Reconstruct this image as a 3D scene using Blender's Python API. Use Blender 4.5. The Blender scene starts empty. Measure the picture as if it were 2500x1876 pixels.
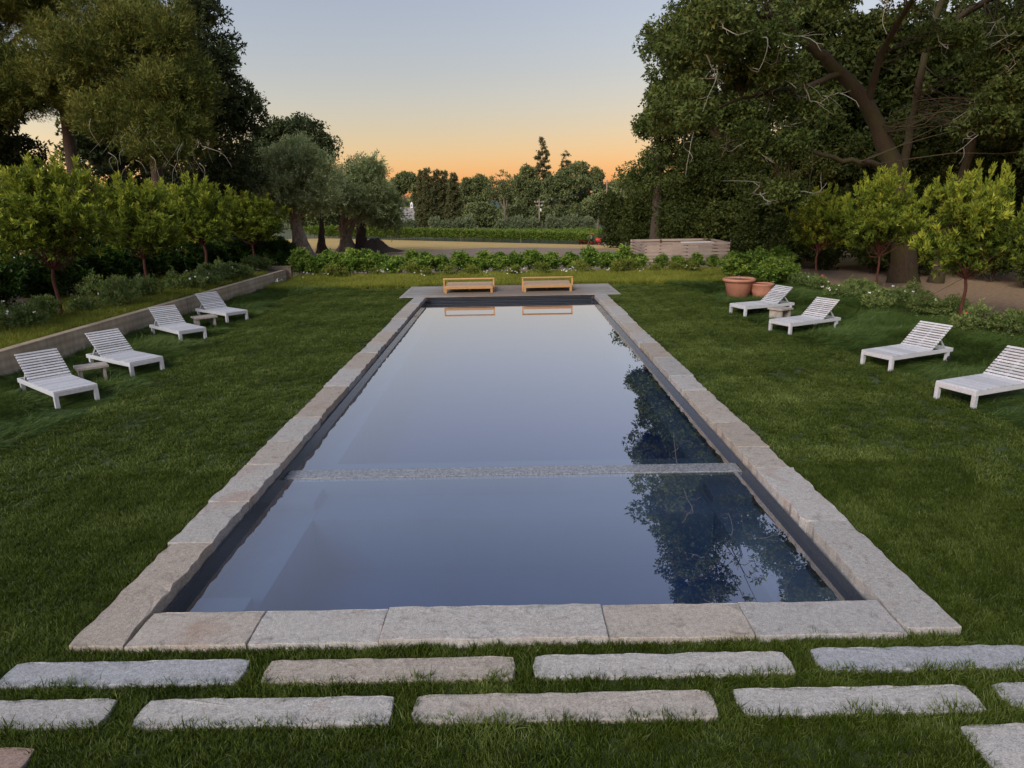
import bpy, bmesh, math, random
import numpy as np
from mathutils import Vector, Matrix

R = math.radians
sc = bpy.context.scene
col = sc.collection

# ------------------------------------------------------------------ camera
CAM_H = 3.643
cam = bpy.data.cameras.new('camera')
cam_o = bpy.data.objects.new('camera', cam)
col.objects.link(cam_o)
cam.sensor_width = 36.0
cam.lens = 36.0 * 1673.2 / 2500.0
cam.clip_start = 0.1
cam.clip_end = 6000
cr = Vector((0.99985135, -0.00507359, -0.01647816))
cf = Vector((0.0006845, 0.966651, -0.2560963))
cu = Vector((0.01722796, 0.256047, 0.9665108))
m = Matrix((cr, cu, -cf)).transposed().to_4x4()
m.translation = Vector((0, 0, CAM_H))
cam_o.matrix_world = m
sc.camera = cam_o

# ------------------------------------------------------------------ sky, sun, exposure
SUN_AZ = -110.0        # the sun has just gone down on the left of the view
SUN_EL = 0.5
world = bpy.data.worlds.new('World')
sc.world = world
world.use_nodes = True
wn = world.node_tree
sky = wn.nodes.new('ShaderNodeTexSky')
sky.sky_type = 'NISHITA'
sky.sun_disc = False
sky.sun_elevation = R(SUN_EL)
sky.sun_rotation = R(SUN_AZ)
sky.dust_density = 0.3
sky.ozone_density = 2.0
sky.air_density = 1.0
wt = wn.nodes.new('ShaderNodeMix')
wt.data_type = 'RGBA'
wt.blend_type = 'MULTIPLY'
wt.inputs[0].default_value = 1.0
wt.inputs[7].default_value = (1.24, 1.05, 1.065, 1)
hs_ = wn.nodes.new('ShaderNodeHueSaturation')
hs_.inputs['Saturation'].default_value = 0.84
wn.links.new(sky.outputs[0], hs_.inputs['Color'])
wn.links.new(hs_.outputs[0], wt.inputs[6])
wn.links.new(wt.outputs[2], wn.nodes['Background'].inputs[0])
wn.nodes['Background'].inputs[1].default_value = 0.125

sun = bpy.data.lights.new('sun', 'SUN')
sun.energy = 0.40
sun.angle = R(32)
sun.color = (1.0, 0.93, 0.84)
sun_o = bpy.data.objects.new('sun', sun)
col.objects.link(sun_o)
sd = Vector((math.sin(R(-150)) * math.cos(R(34)), math.cos(R(-150)) * math.cos(R(34)), math.sin(R(34))))
sun_o.rotation_euler = sd.to_track_quat('Z', 'Y').to_euler()

sc.view_settings.view_transform = 'Standard'
sc.view_settings.look = 'None'
sc.view_settings.gamma = 1
sc.view_settings.use_curve_mapping = False
sc.view_settings.exposure = 2.9
sc.cycles.use_denoising = True
sc.cycles.max_bounces = 6
sc.cycles.diffuse_bounces = 3
sc.cycles.glossy_bounces = 3
sc.cycles.transmission_bounces = 3
sc.cycles.transparent_max_bounces = 8
sc.cycles.caustics_reflective = False
sc.cycles.caustics_refractive = False

# ------------------------------------------------------------------ helpers
def rng_(s): return np.random.default_rng(s)

def link(o, parent=None):
    col.objects.link(o)
    if parent is not None:
        o.parent = parent
    return o

def tag(o, label=None, cat=None, group=None, kind=None):
    if label: o['label'] = label
    if cat: o['category'] = cat
    if group: o['group'] = group
    if kind: o['kind'] = kind
    return o

def thing(name, label, cat, loc=(0, 0, 0), rz=0.0, group=None):
    o = bpy.data.objects.new(name, None)
    o.empty_display_size = 0.2
    link(o)
    o.location = loc
    o.rotation_euler = (0, 0, rz)
    return tag(o, label, cat, group)

def copy_tree(o, parent=None):
    c = o.copy()
    link(c, parent)
    for ch in o.children:
        copy_tree(ch, c)
    return c

class MB:
    """collects simple shapes and links them as one mesh object"""
    def __init__(s): s.v, s.f = [], []
    def add(s, V, F):
        n = len(s.v)
        s.v += [tuple(p) for p in V]
        s.f += [tuple(i + n for i in q) for q in F]
        return s
    def box(s, c, d, M=None, bev=0.0):
        x, y, z = d[0] / 2, d[1] / 2, d[2] / 2
        if bev <= 0:
            V = [(-x, -y, -z), (x, -y, -z), (x, y, -z), (-x, y, -z), (-x, -y, z), (x, -y, z), (x, y, z), (-x, y, z)]
            F = [(0, 3, 2, 1), (4, 5, 6, 7), (0, 1, 5, 4), (1, 2, 6, 5), (2, 3, 7, 6), (3, 0, 4, 7)]
        else:
            b = bev
            V = []
            for zz, k in ((-z, 0), (z - b, 0), (z, b)):
                V += [(-x + k, -y + k, zz), (x - k, -y + k, zz), (x - k, y - k, zz), (-x + k, y - k, zz)]
            F = [(3, 2, 1, 0), (8, 9, 10, 11)]
            for a in (0, 4):
                F += [(a + i, a + (i + 1) % 4, a + 4 + (i + 1) % 4, a + 4 + i) for i in range(4)]
        if M is not None:
            V = [tuple(M @ Vector(p)) for p in V]
        return s.add([(p[0] + c[0], p[1] + c[1], p[2] + c[2]) for p in V], F)
    def tube(s, pts, rad, n=6, cap=True):
        pts = [Vector(p) for p in pts]
        V, F = [], []
        k = len(pts)
        ref = Vector((0.31, 0.95, 0.07))
        for i, p in enumerate(pts):
            t = (pts[min(i + 1, k - 1)] - pts[max(i - 1, 0)])
            if t.length < 1e-9: t = Vector((0, 0, 1))
            t.normalize()
            a = t.cross(ref)
            if a.length < 1e-3: a = t.cross(Vector((1, 0, 0)))
            a.normalize()
            b = t.cross(a)
            r = rad[i] if hasattr(rad, '__len__') else rad
            for j in range(n):
                an = 2 * math.pi * j / n
                V.append(p + (a * math.cos(an) + b * math.sin(an)) * r)
        for i in range(k - 1):
            for j in range(n):
                F.append((i * n + j, i * n + (j + 1) % n, (i + 1) * n + (j + 1) % n, (i + 1) * n + j))
        if cap:
            F.append(tuple(range((k - 1) * n, k * n)))
            F.append(tuple(reversed(range(n))))
        return s.add(V, F)
    def lathe(s, prof, n=32, c=(0, 0, 0), cap=False):
        V, F = [], []
        for r, z in prof:
            V += [(c[0] + r * math.cos(2 * math.pi * j / n), c[1] + r * math.sin(2 * math.pi * j / n), c[2] + z) for j in range(n)]
        for i in range(len(prof) - 1):
            F += [(i * n + j, i * n + (j + 1) % n, (i + 1) * n + (j + 1) % n, (i + 1) * n + j) for j in range(n)]
        if cap:
            F.append(tuple(range((len(prof) - 1) * n, len(prof) * n)))
        return s.add(V, F)
    def mesh(s, name, mt=None, smooth=False):
        me = bpy.data.meshes.new(name)
        me.from_pydata(s.v, [], s.f)
        if smooth:
            me.polygons.foreach_set('use_smooth', [True] * len(me.polygons))
        me.update()
        if mt: me.materials.append(mt)
        return me
    def build(s, name, mt, parent=None, smooth=False, loc=None):
        o = bpy.data.objects.new(name, s.mesh(name, mt, smooth))
        link(o, parent)
        if loc is not None: o.location = loc
        return o

def np_mesh(name, V, F, mt, attrs=None):
    """V (n,3), F (k,m) with one polygon size"""
    me = bpy.data.meshes.new(name)
    V = np.ascontiguousarray(V, dtype=np.float32)
    F = np.ascontiguousarray(F, dtype=np.int32)
    k, mm = F.shape
    me.vertices.add(len(V)); me.vertices.foreach_set('co', V.ravel())
    me.loops.add(k * mm); me.loops.foreach_set('vertex_index', F.ravel())
    me.polygons.add(k); me.polygons.foreach_set('loop_start', np.arange(0, k * mm, mm, dtype=np.int32))
    for an, av in (attrs or {}).items():
        at = me.attributes.new(an, 'FLOAT', 'POINT')
        at.data.foreach_set('value', np.ascontiguousarray(av, dtype=np.float32))
    me.update(calc_edges=True)
    if mt: me.materials.append(mt)
    return me

def np_obj(name, V, F, mt, parent=None, attrs=None):
    return link(bpy.data.objects.new(name, np_mesh(name, V, F, mt, attrs)), parent)

def nz(P, s=1.0, seed=0.0):
    """cheap smooth pseudo noise in about -1..1"""
    x, y, z = P[..., 0] * s + seed * 1.7, P[..., 1] * s - seed * 2.3, P[..., 2] * s + seed * 0.9
    return (np.sin(x * 1.0 + 1.3 * np.sin(y * 1.1 + seed)) + np.sin(y * 1.3 + 1.1 * np.sin(z * 0.9)) + np.sin(z * 1.2 + 1.2 * np.sin(x * 0.8 + 2))
            + 0.6 * np.sin(x * 2.1 - y * 1.7 + z * 1.3)) / 3.0

def nrm(A):
    return A / np.maximum(np.linalg.norm(A, axis=-1, keepdims=True), 1e-9)

# ------------------------------------------------------------------ materials
def newmat(name):
    mt = bpy.data.materials.new(name)
    mt.use_nodes = True
    nt = mt.node_tree
    return mt, nt, nt.nodes['Principled BSDF'], nt.links.new

def node(nt, t, **kw):
    n = nt.nodes.new(t)
    for k, v in kw.items():
        setattr(n, k, v)
    return n

def noise(nt, scale, detail=6, rough=0.6, vec=None, dist=0.0):
    n = node(nt, 'ShaderNodeTexNoise')
    n.inputs['Scale'].default_value = scale
    n.inputs['Detail'].default_value = detail
    n.inputs['Roughness'].default_value = rough
    n.inputs['Distortion'].default_value = dist
    if vec is not None: nt.links.new(vec, n.inputs['Vector'])
    return n

def ramp(nt, fac, stops):
    r = node(nt, 'ShaderNodeValToRGB')
    while len(r.color_ramp.elements) < len(stops):
        r.color_ramp.elements.new(0.5)
    for e, (p, c) in zip(r.color_ramp.elements, stops):
        e.position = p
        e.color = (*c, 1) if len(c) == 3 else c
    nt.links.new(fac, r.inputs[0])
    return r

def mixc(nt, fac, a, b, mode='MIX'):
    n = node(nt, 'ShaderNodeMix', data_type='RGBA', blend_type=mode)
    for i, v in ((0, fac), (6, a), (7, b)):
        if isinstance(v, (int, float)): n.inputs[i].default_value = v
        elif isinstance(v, tuple): n.inputs[i].default_value = (*v, 1)
        else: nt.links.new(v, n.inputs[i])
    return n.outputs[2]

def bump(nt, h, strength, dist, bs):
    b = node(nt, 'ShaderNodeBump')
    b.inputs['Strength'].default_value = strength
    b.inputs['Distance'].default_value = dist
    nt.links.new(h, b.inputs['Height'])
    nt.links.new(b.outputs[0], bs.inputs['Normal'])
    return b

def coords(nt, which='Object', scale=(1, 1, 1)):
    t = node(nt, 'ShaderNodeTexCoord')
    mp = node(nt, 'ShaderNodeMapping')
    mp.inputs['Scale'].default_value = scale
    nt.links.new(t.outputs[which], mp.inputs['Vector'])
    return mp.outputs[0]

def leafmat(name, dark, mid, light, trans=0.25, rough=0.55):
    mt, nt, bs, L = newmat(name)
    at = node(nt, 'ShaderNodeAttribute', attribute_name='tint')
    rp = ramp(nt, at.outputs['Fac'], [(0.0, dark), (0.5, mid), (1.0, light)])
    L(rp.outputs[0], bs.inputs['Base Color'])
    bs.inputs['Roughness'].default_value = rough
    bs.inputs['Specular IOR Level'].default_value = 0.10
    tr = node(nt, 'ShaderNodeBsdfTranslucent')
    L(rp.outputs[0], tr.inputs[0])
    mx = node(nt, 'ShaderNodeMixShader')
    mx.inputs[0].default_value = trans
    L(bs.outputs[0], mx.inputs[1]); L(tr.outputs[0], mx.inputs[2])
    L(mx.outputs[0], nt.nodes['Material Output'].inputs[0])
    return mt

def grassmat(name, dark, mid, light, trans=0.25):
    mt, nt, bs, L = newmat(name)
    at = node(nt, 'ShaderNodeAttribute', attribute_name='tint', attribute_type='INSTANCER')
    a2 = node(nt, 'ShaderNodeAttribute', attribute_name='blade')
    ad = node(nt, 'ShaderNodeMath', operation='ADD')
    L(at.outputs['Fac'], ad.inputs[0]); L(a2.outputs['Fac'], ad.inputs[1])
    rp = ramp(nt, ad.outputs[0], [(0.0, dark), (0.5, mid), (1.0, light)])
    L(rp.outputs[0], bs.inputs['Base Color'])
    bs.inputs['Roughness'].default_value = 0.42
    bs.inputs['Specular IOR Level'].default_value = 0.22
    tr = node(nt, 'ShaderNodeBsdfTranslucent')
    L(rp.outputs[0], tr.inputs[0])
    mx = node(nt, 'ShaderNodeMixShader')
    mx.inputs[0].default_value = trans
    L(bs.outputs[0], mx.inputs[1]); L(tr.outputs[0], mx.inputs[2])
    L(mx.outputs[0], nt.nodes['Material Output'].inputs[0])
    return mt

def woodmat(name, dark, light, scale=(1.2, 18, 18), rough=0.75, bmp=0.25, spots=0.0):
    mt, nt, bs, L = newmat(name)
    v = coords(nt, 'Object', scale)
    oi = node(nt, 'ShaderNodeObjectInfo')
    ad = node(nt, 'ShaderNodeVectorMath', operation='ADD')
    cmb = node(nt, 'ShaderNodeCombineXYZ')
    ml = node(nt, 'ShaderNodeMath', operation='MULTIPLY'); ml.inputs[1].default_value = 37.0
    L(oi.outputs['Random'], ml.inputs[0])
    for i in range(3): L(ml.outputs[0], cmb.inputs[i])
    L(v, ad.inputs[0]); L(cmb.outputs[0], ad.inputs[1])
    n1 = noise(nt, 2.2, 6, 0.65, ad.outputs[0], 0.6)
    rp = ramp(nt, n1.outputs['Fac'], [(0.3, dark), (0.7, light)])
    hv = node(nt, 'ShaderNodeHueSaturation')
    mr = node(nt, 'ShaderNodeMapRange')
    mr.inputs['To Min'].default_value = 0.82; mr.inputs['To Max'].default_value = 1.15
    L(oi.outputs['Random'], mr.inputs[0]); L(mr.outputs[0], hv.inputs['Value'])
    L(rp.outputs[0], hv.inputs['Color'])
    L(hv.outputs[0], bs.inputs['Base Color'])
    bs.inputs['Roughness'].default_value = rough
    bump(nt, n1.outputs['Fac'], bmp, 0.006, bs)
    return mt

def plain(name, c, rough=0.6, var=0.15, scale=8.0, metal=0.0, bmp=0.0):
    mt, nt, bs, L = newmat(name)
    n1 = noise(nt, scale, 5, 0.6, coords(nt, 'Object'))
    rp = ramp(nt, n1.outputs['Fac'], [(0.3, tuple(x * (1 - var) for x in c)), (0.7, tuple(min(1, x * (1 + var)) for x in c))])
    L(rp.outputs[0], bs.inputs['Base Color'])
    bs.inputs['Roughness'].default_value = rough
    bs.inputs['Metallic'].default_value = metal
    if bmp: bump(nt, n1.outputs['Fac'], bmp, 0.01, bs)
    return mt

def barkmat(name, dark, light, sc_=(6, 6, 1.5), moss=None, mossh=(0, 3)):
    mt, nt, bs, L = newmat(name)
    v = coords(nt, 'Object', sc_)
    n1 = noise(nt, 3.0, 8, 0.7, v, 0.8)
    rp = ramp(nt, n1.outputs['Fac'], [(0.32, dark), (0.68, light)])
    out = rp.outputs[0]
    if moss:
        n2 = noise(nt, 1.3, 4, 0.6, coords(nt, 'Object'))
        r2 = ramp(nt, n2.outputs['Fac'], [(0.42, (0, 0, 0)), (0.6, (1, 1, 1))])
        out = mixc(nt, r2.outputs[0], out, moss)
    L(out, bs.inputs['Base Color'])
    bs.inputs['Roughness'].default_value = 0.9
    bump(nt, n1.outputs['Fac'], 0.8, 0.05, bs)
    return mt

def stonemat(name):
    """granite whose overall colour comes from the object's own colour"""
    mt, nt, bs, L = newmat(name)
    oi = node(nt, 'ShaderNodeObjectInfo')
    v = coords(nt, 'Generated')
    g = node(nt, 'ShaderNodeNewGeometry')
    pos = g.outputs['Position']
    sp = noise(nt, 95, 3, 0.7, pos)
    sp2 = noise(nt, 22, 6, 0.7, pos)
    st = noise(nt, 1.6, 5, 0.65, pos, 0.6)
    r1 = ramp(nt, sp.outputs['Fac'], [(0.30, (0.50, 0.50, 0.52)), (0.5, (0.95, 0.95, 0.95)), (0.72, (1.28, 1.28, 1.28))])
    r2 = ramp(nt, sp2.outputs['Fac'], [(0.28, (0.74, 0.72, 0.7)), (0.62, (1.1, 1.1, 1.1))])
    c1 = mixc(nt, 1.0, oi.outputs['Color'], r1.outputs[0], 'MULTIPLY')
    c2 = mixc(nt, 1.0, c1, r2.outputs[0], 'MULTIPLY')
    r3 = ramp(nt, st.outputs['Fac'], [(0.52, (0, 0, 0)), (0.72, (0.55, 0.55, 0.55))])
    al = node(nt, 'ShaderNodeMath', operation='MULTIPLY')
    L(r3.outputs[0], al.inputs[0]); L(oi.outputs['Alpha'], al.inputs[1])
    dk = noise(nt, 6.5, 6, 0.7, pos, 0.4)
    r4 = ramp(nt, dk.outputs['Fac'], [(0.30, (0.55, 0.53, 0.51)), (0.45, (1, 1, 1)), (0.66, (1.0, 1.0, 1.0)), (0.80, (1.22, 1.22, 1.22))])
    c2 = mixc(nt, 0.85, c2, r4.outputs[0], 'MULTIPLY')
    c3 = mixc(nt, al.outputs[0], c2, (0.30, 0.145, 0.075))
    L(c3, bs.inputs['Base Color'])
    bs.inputs['Roughness'].default_value = 0.85
    ad = node(nt, 'ShaderNodeMath', operation='ADD')
    L(sp.outputs['Fac'], ad.inputs[0]); L(sp2.outputs['Fac'], ad.inputs[1])
    bump(nt, ad.outputs[0], 0.55, 0.012, bs)
    return mt

M = {}
M['stone'] = stonemat('granite')
M['white'] = woodmat('weathered_white_paint', (0.45, 0.45, 0.475), (0.60, 0.605, 0.635), (1.5, 14, 14), 0.6, 0.12)
M['tablewood'] = woodmat('grey_weathered_teak', (0.27, 0.225, 0.185), (0.44, 0.40, 0.36), (5, 5, 5), 0.8, 0.2)
M['teak'] = woodmat('oiled_teak', (0.46, 0.235, 0.085), (0.62, 0.36, 0.15), (2, 16, 16), 0.5, 0.15)
M['teaktop'] = woodmat('dry_teak_slats', (0.40, 0.25, 0.15), (0.56, 0.39, 0.26), (2, 16, 16), 0.7, 0.15)
M['deck'] = woodmat('silvered_deck_boards', (0.20, 0.175, 0.15), (0.40, 0.375, 0.355), (0.8, 9, 9), 0.7, 0.25)
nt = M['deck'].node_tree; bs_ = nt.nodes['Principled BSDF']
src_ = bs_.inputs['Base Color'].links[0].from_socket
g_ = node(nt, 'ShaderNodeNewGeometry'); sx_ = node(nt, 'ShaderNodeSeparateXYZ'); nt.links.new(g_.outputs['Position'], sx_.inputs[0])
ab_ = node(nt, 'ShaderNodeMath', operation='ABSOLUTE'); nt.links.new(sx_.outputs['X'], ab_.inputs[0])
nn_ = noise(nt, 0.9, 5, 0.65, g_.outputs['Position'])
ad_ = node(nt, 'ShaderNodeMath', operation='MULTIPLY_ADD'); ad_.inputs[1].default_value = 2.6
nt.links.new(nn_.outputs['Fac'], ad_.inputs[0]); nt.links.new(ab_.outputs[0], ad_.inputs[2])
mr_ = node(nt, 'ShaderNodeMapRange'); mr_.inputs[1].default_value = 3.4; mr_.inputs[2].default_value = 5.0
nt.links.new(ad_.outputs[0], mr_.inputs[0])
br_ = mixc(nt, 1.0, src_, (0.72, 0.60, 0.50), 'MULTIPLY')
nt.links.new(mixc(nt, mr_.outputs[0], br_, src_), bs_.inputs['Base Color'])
M['cedar'] = woodmat('cedar_fence_boards', (0.30, 0.215, 0.17), (0.44, 0.345, 0.285), (1.0, 10, 10), 0.8, 0.2)
M['rust'] = plain('rusty_post_cap', (0.13, 0.05, 0.03), 0.8)
M['terracotta'] = plain('terracotta', (0.43, 0.19, 0.12), 0.75, 0.16, 3.5, bmp=0.15)
M['soil'] = plain('potting_soil', (0.035, 0.026, 0.02), 0.95, 0.4, 30)
M['black'] = plain('black_metal', (0.012, 0.013, 0.016), 0.35)
M['rail'] = plain('dull_metal_rail', (0.10, 0.11, 0.13), 0.3, metal=0.6)
M['rubber'] = plain('black_rubber', (0.015, 0.015, 0.016), 0.7)
M['red'] = plain('red_machine_paint', (0.48, 0.045, 0.035), 0.4)
M['redglass'] = plain('red_plastic', (0.6, 0.05, 0.05), 0.4)
M['glass'] = plain('cab_glass', (0.35, 0.42, 0.42), 0.1)
M['bluepipe'] = plain('blue_plastic', (0.06, 0.12, 0.35), 0.4)
M['pole'] = woodmat('pole_wood', (0.20, 0.15, 0.11), (0.34, 0.28, 0.22), (8, 8, 1))
M['ceramic'] = plain('white_insulator', (0.7, 0.7, 0.68), 0.3)
M['oldboard'] = woodmat('grey_old_boards', (0.18, 0.16, 0.14), (0.34, 0.31, 0.28), (10, 10, 1))
M['roof'] = plain('grey_roofing', (0.27, 0.255, 0.25), 0.85, 0.15, 2)
M['whitewall'] = plain('white_siding', (0.78, 0.78, 0.76), 0.6, 0.04)
M['brownwall'] = plain('brown_siding', (0.22, 0.15, 0.10), 0.8)
M['petal'] = plain('white_petals', (0.82, 0.82, 0.78), 0.6, 0.05)

def concretemat():
    mt, nt, bs, L = newmat('board_formed_concrete')
    g = node(nt, 'ShaderNodeNewGeometry')
    n1 = noise(nt, 1.1, 6, 0.65, g.outputs['Position'])
    mp = node(nt, 'ShaderNodeMapping'); mp.inputs['Scale'].default_value = (3, 3, 0.4)
    L(g.outputs['Position'], mp.inputs[0])
    n2 = noise(nt, 2.5, 5, 0.6, mp.outputs[0])
    r1 = ramp(nt, n1.outputs['Fac'], [(0.3, (0.36, 0.275, 0.185)), (0.7, (0.55, 0.445, 0.325))])
    r2 = ramp(nt, n2.outputs['Fac'], [(0.35, (0.82, 0.80, 0.76)), (0.65, (1.06, 1.06, 1.06))])
    c = mixc(nt, 1.0, r1.outputs[0], r2.outputs[0], 'MULTIPLY')
    sx = node(nt, 'ShaderNodeSeparateXYZ'); L(g.outputs['Position'], sx.inputs[0])
    wv = node(nt, 'ShaderNodeMath', operation='PINGPONG'); wv.inputs[1].default_value = 0.1
    L(sx.outputs['Z'], wv.inputs[0])
    r3 = ramp(nt, wv.outputs[0], [(0.0, (0.78, 0.77, 0.75)), (0.08, (1, 1, 1))])
    c = mixc(nt, 1.0, c, r3.outputs[0], 'MULTIPLY')
    L(c, bs.inputs['Base Color'])
    bs.inputs['Roughness'].default_value = 0.85
    bump(nt, n1.outputs['Fac'], 0.3, 0.02, bs)
    return mt
M['concrete'] = concretemat()

def tilemat(k=0.3):
    mt, nt, bs, L = newmat('slate_mosaic_tiles')
    g = node(nt, 'ShaderNodeNewGeometry')
    sx = node(nt, 'ShaderNodeSeparateXYZ'); L(g.outputs['Position'], sx.inputs[0])
    facs = []
    for ax in 'XYZ':
        p = node(nt, 'ShaderNodeMath', operation='PINGPONG'); p.inputs[1].default_value = 0.0125
        L(sx.outputs[ax], p.inputs[0])
        l = node(nt, 'ShaderNodeMath', operation='LESS_THAN'); l.inputs[1].default_value = 0.0016
        L(p.outputs[0], l.inputs[0])
        nsx = node(nt, 'ShaderNodeSeparateXYZ'); L(g.outputs['True Normal'], nsx.inputs[0])
        ab = node(nt, 'ShaderNodeMath', operation='ABSOLUTE'); L(nsx.outputs[ax], ab.inputs[0])
        iv = node(nt, 'ShaderNodeMath', operation='LESS_THAN'); iv.inputs[1].default_value = 0.5
        L(ab.outputs[0], iv.inputs[0])
        mu = node(nt, 'ShaderNodeMath', operation='MULTIPLY'); L(l.outputs[0], mu.inputs[0]); L(iv.outputs[0], mu.inputs[1])
        facs.append(mu.outputs[0])
    a = node(nt, 'ShaderNodeMath', operation='MAXIMUM'); L(facs[0], a.inputs[0]); L(facs[1], a.inputs[1])
    b = node(nt, 'ShaderNodeMath', operation='MAXIMUM'); L(a.outputs[0], b.inputs[0]); L(facs[2], b.inputs[1])
    # each little tile its own tone
    sn = node(nt, 'ShaderNodeVectorMath', operation='SNAP'); sn.inputs[1].default_value = (0.025, 0.025, 0.025)
    L(g.outputs['Position'], sn.inputs[0])
    wn_ = node(nt, 'ShaderNodeTexWhiteNoise'); L(sn.outputs[0], wn_.inputs['Vector'])
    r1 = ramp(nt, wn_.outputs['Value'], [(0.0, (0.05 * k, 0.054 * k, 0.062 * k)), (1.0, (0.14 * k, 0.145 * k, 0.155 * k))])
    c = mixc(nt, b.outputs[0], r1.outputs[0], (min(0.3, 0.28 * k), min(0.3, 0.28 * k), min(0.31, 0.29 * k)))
    L(c, bs.inputs['Base Color'])
    bs.inputs['Roughness'].default_value = 0.16
    return mt
M['tile'] = tilemat()
M['skylit_bartile'] = tilemat(2.3)  # paler copy of the band tile; sky reflection on the wet bar painted in

def plastermat():
    mt, nt, bs, L = newmat('dark_pool_plaster')
    g = node(nt, 'ShaderNodeNewGeometry')
    n1 = noise(nt, 0.9, 6, 0.6, g.outputs['Position'])
    r1 = ramp(nt, n1.outputs['Fac'], [(0.3, (0.085, 0.112, 0.165)), (0.7, (0.125, 0.158, 0.225))])
    L(r1.outputs[0], bs.inputs['Base Color'])
    bs.inputs['Roughness'].default_value = 0.8
    return mt
M['plaster'] = plastermat()

def watermat():
    mt, nt, bs, L = newmat('still_pool_water')
    lw = node(nt, 'ShaderNodeLayerWeight'); lw.inputs['Blend'].default_value = 0.5
    fr = node(nt, 'ShaderNodeMath', operation='POWER'); fr.inputs[1].default_value = 1.42
    L(lw.outputs['Facing'], fr.inputs[0])
    gl = node(nt, 'ShaderNodeBsdfGlossy'); gl.inputs['Roughness'].default_value = 0.004; gl.inputs['Color'].default_value = (1.0, 0.97, 0.985, 1)
    tr = node(nt, 'ShaderNodeBsdfTransparent'); tr.inputs[0].default_value = (0.88, 0.95, 0.98, 1)
    mx = node(nt, 'ShaderNodeMixShader')
    g = node(nt, 'ShaderNodeNewGeometry')
    n1 = noise(nt, 1.6, 2, 0.4, g.outputs['Position'])
    b = node(nt, 'ShaderNodeBump'); b.inputs['Strength'].default_value = 0.05; b.inputs['Distance'].default_value = 0.004
    L(n1.outputs['Fac'], b.inputs['Height'])
    L(b.outputs[0], gl.inputs['Normal'])
    L(fr.outputs[0], mx.inputs[0]); L(tr.outputs[0], mx.inputs[1]); L(gl.outputs[0], mx.inputs[2])
    L(mx.outputs[0], nt.nodes['Material Output'].inputs[0])
    va = node(nt, 'ShaderNodeVolumeAbsorption')
    va.inputs['Color'].default_value = (0.52, 0.70, 0.90, 1); va.inputs['Density'].default_value = 0.85
    L(va.outputs[0], nt.nodes['Material Output'].inputs['Volume'])
    nt.nodes.remove(bs)
    return mt
M['water'] = watermat()

def groundmat():
    mt, nt, bs, L = newmat('bare_earth_and_dry_grass')
    g = node(nt, 'ShaderNodeNewGeometry')
    sx = node(nt, 'ShaderNodeSeparateXYZ'); L(g.outputs['Position'], sx.inputs[0])
    n1 = noise(nt, 0.35, 8, 0.65, g.outputs['Position'])
    n2 = noise(nt, 3.5, 8, 0.7, g.outputs['Position'])
    dirt = ramp(nt, n1.outputs['Fac'], [(0.3, (0.225, 0.158, 0.112)), (0.7, (0.30, 0.225, 0.165))])
    d2 = ramp(nt, n2.outputs['Fac'], [(0.3, (0.7, 0.7, 0.7)), (0.65, (1.12, 1.12, 1.12))])
    dirtc = mixc(nt, 1.0, dirt.outputs[0], d2.outputs[0], 'MULTIPLY')
    mp = node(nt, 'ShaderNodeMapping'); mp.inputs['Scale'].default_value = (0.25, 1.2, 1)
    L(g.outputs['Position'], mp.inputs[0])
    n3 = noise(nt, 1.0, 8, 0.7, mp.outputs[0])
    straw = ramp(nt, n3.outputs['Fac'], [(0.3, (0.25, 0.165, 0.05)), (0.5, (0.47, 0.315, 0.095)), (0.70, (0.64, 0.455, 0.17))])
    # y + noise decides where the bare earth turns into dry grass; curve of the edge follows x
    q = node(nt, 'ShaderNodeMath', operation='MULTIPLY_ADD'); q.inputs[1].default_value = 6.0
    L(n1.outputs['Fac'], q.inputs[0]); L(sx.outputs['Y'], q.inputs[2])
    xx = node(nt, 'ShaderNodeMath', operation='MULTIPLY'); L(sx.outputs['X'], xx.inputs[0]); L(sx.outputs['X'], xx.inputs[1])
    q2 = node(nt, 'ShaderNodeMath', operation='MULTIPLY_ADD'); q2.inputs[1].default_value = 0.10
    L(xx.outputs[0], q2.inputs[0]); L(q.outputs[0], q2.inputs[2])
    mr = node(nt, 'ShaderNodeMapRange'); mr.inputs[1].default_value = 71; mr.inputs[2].default_value = 74
    L(q2.outputs[0], mr.inputs[0])
    c = mixc(nt, mr.outputs[0], dirtc, straw.outputs[0])
    m3 = node(nt, 'ShaderNodeMapRange'); m3.inputs[1].default_value = 118; m3.inputs[2].default_value = 126
    L(q.outputs[0], m3.inputs[0])
    c = mixc(nt, m3.outputs[0], c, (0.07, 0.085, 0.035))
    L(c, bs.inputs['Base Color'])
    bs.inputs['Roughness'].default_value = 0.95
    bump(nt, n2.outputs['Fac'], 0.5, 0.05, bs)
    return mt
M['ground'] = groundmat()

def soilgreen(name, a, b):
    mt, nt, bs, L = newmat(name)
    g = node(nt, 'ShaderNodeNewGeometry')
    n1 = noise(nt, 7, 8, 0.7, g.outputs['Position'])
    r1 = ramp(nt, n1.outputs['Fac'], [(0.3, a), (0.7, b)])
    L(r1.outputs[0], bs.inputs['Base Color'])
    bs.inputs['Roughness'].default_value = 0.95
    bump(nt, n1.outputs['Fac'], 0.6, 0.03, bs)
    return mt
M['lawnsoil'] = soilgreen('thatch_under_lawn', (0.025, 0.04, 0.010), (0.06, 0.085, 0.022))
M['bedsoil'] = soilgreen('mulched_bed', (0.03, 0.022, 0.014), (0.075, 0.055, 0.035))
M['mulch'] = soilgreen('leaf_litter', (0.18, 0.115, 0.065), (0.42, 0.285, 0.17))
M['gravel'] = soilgreen('grey_gravel', (0.16, 0.15, 0.145), (0.27, 0.26, 0.25))
M['hill'] = soilgreen('far_wooded_hill', (0.05, 0.075, 0.07), (0.07, 0.10, 0.09))

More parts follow.
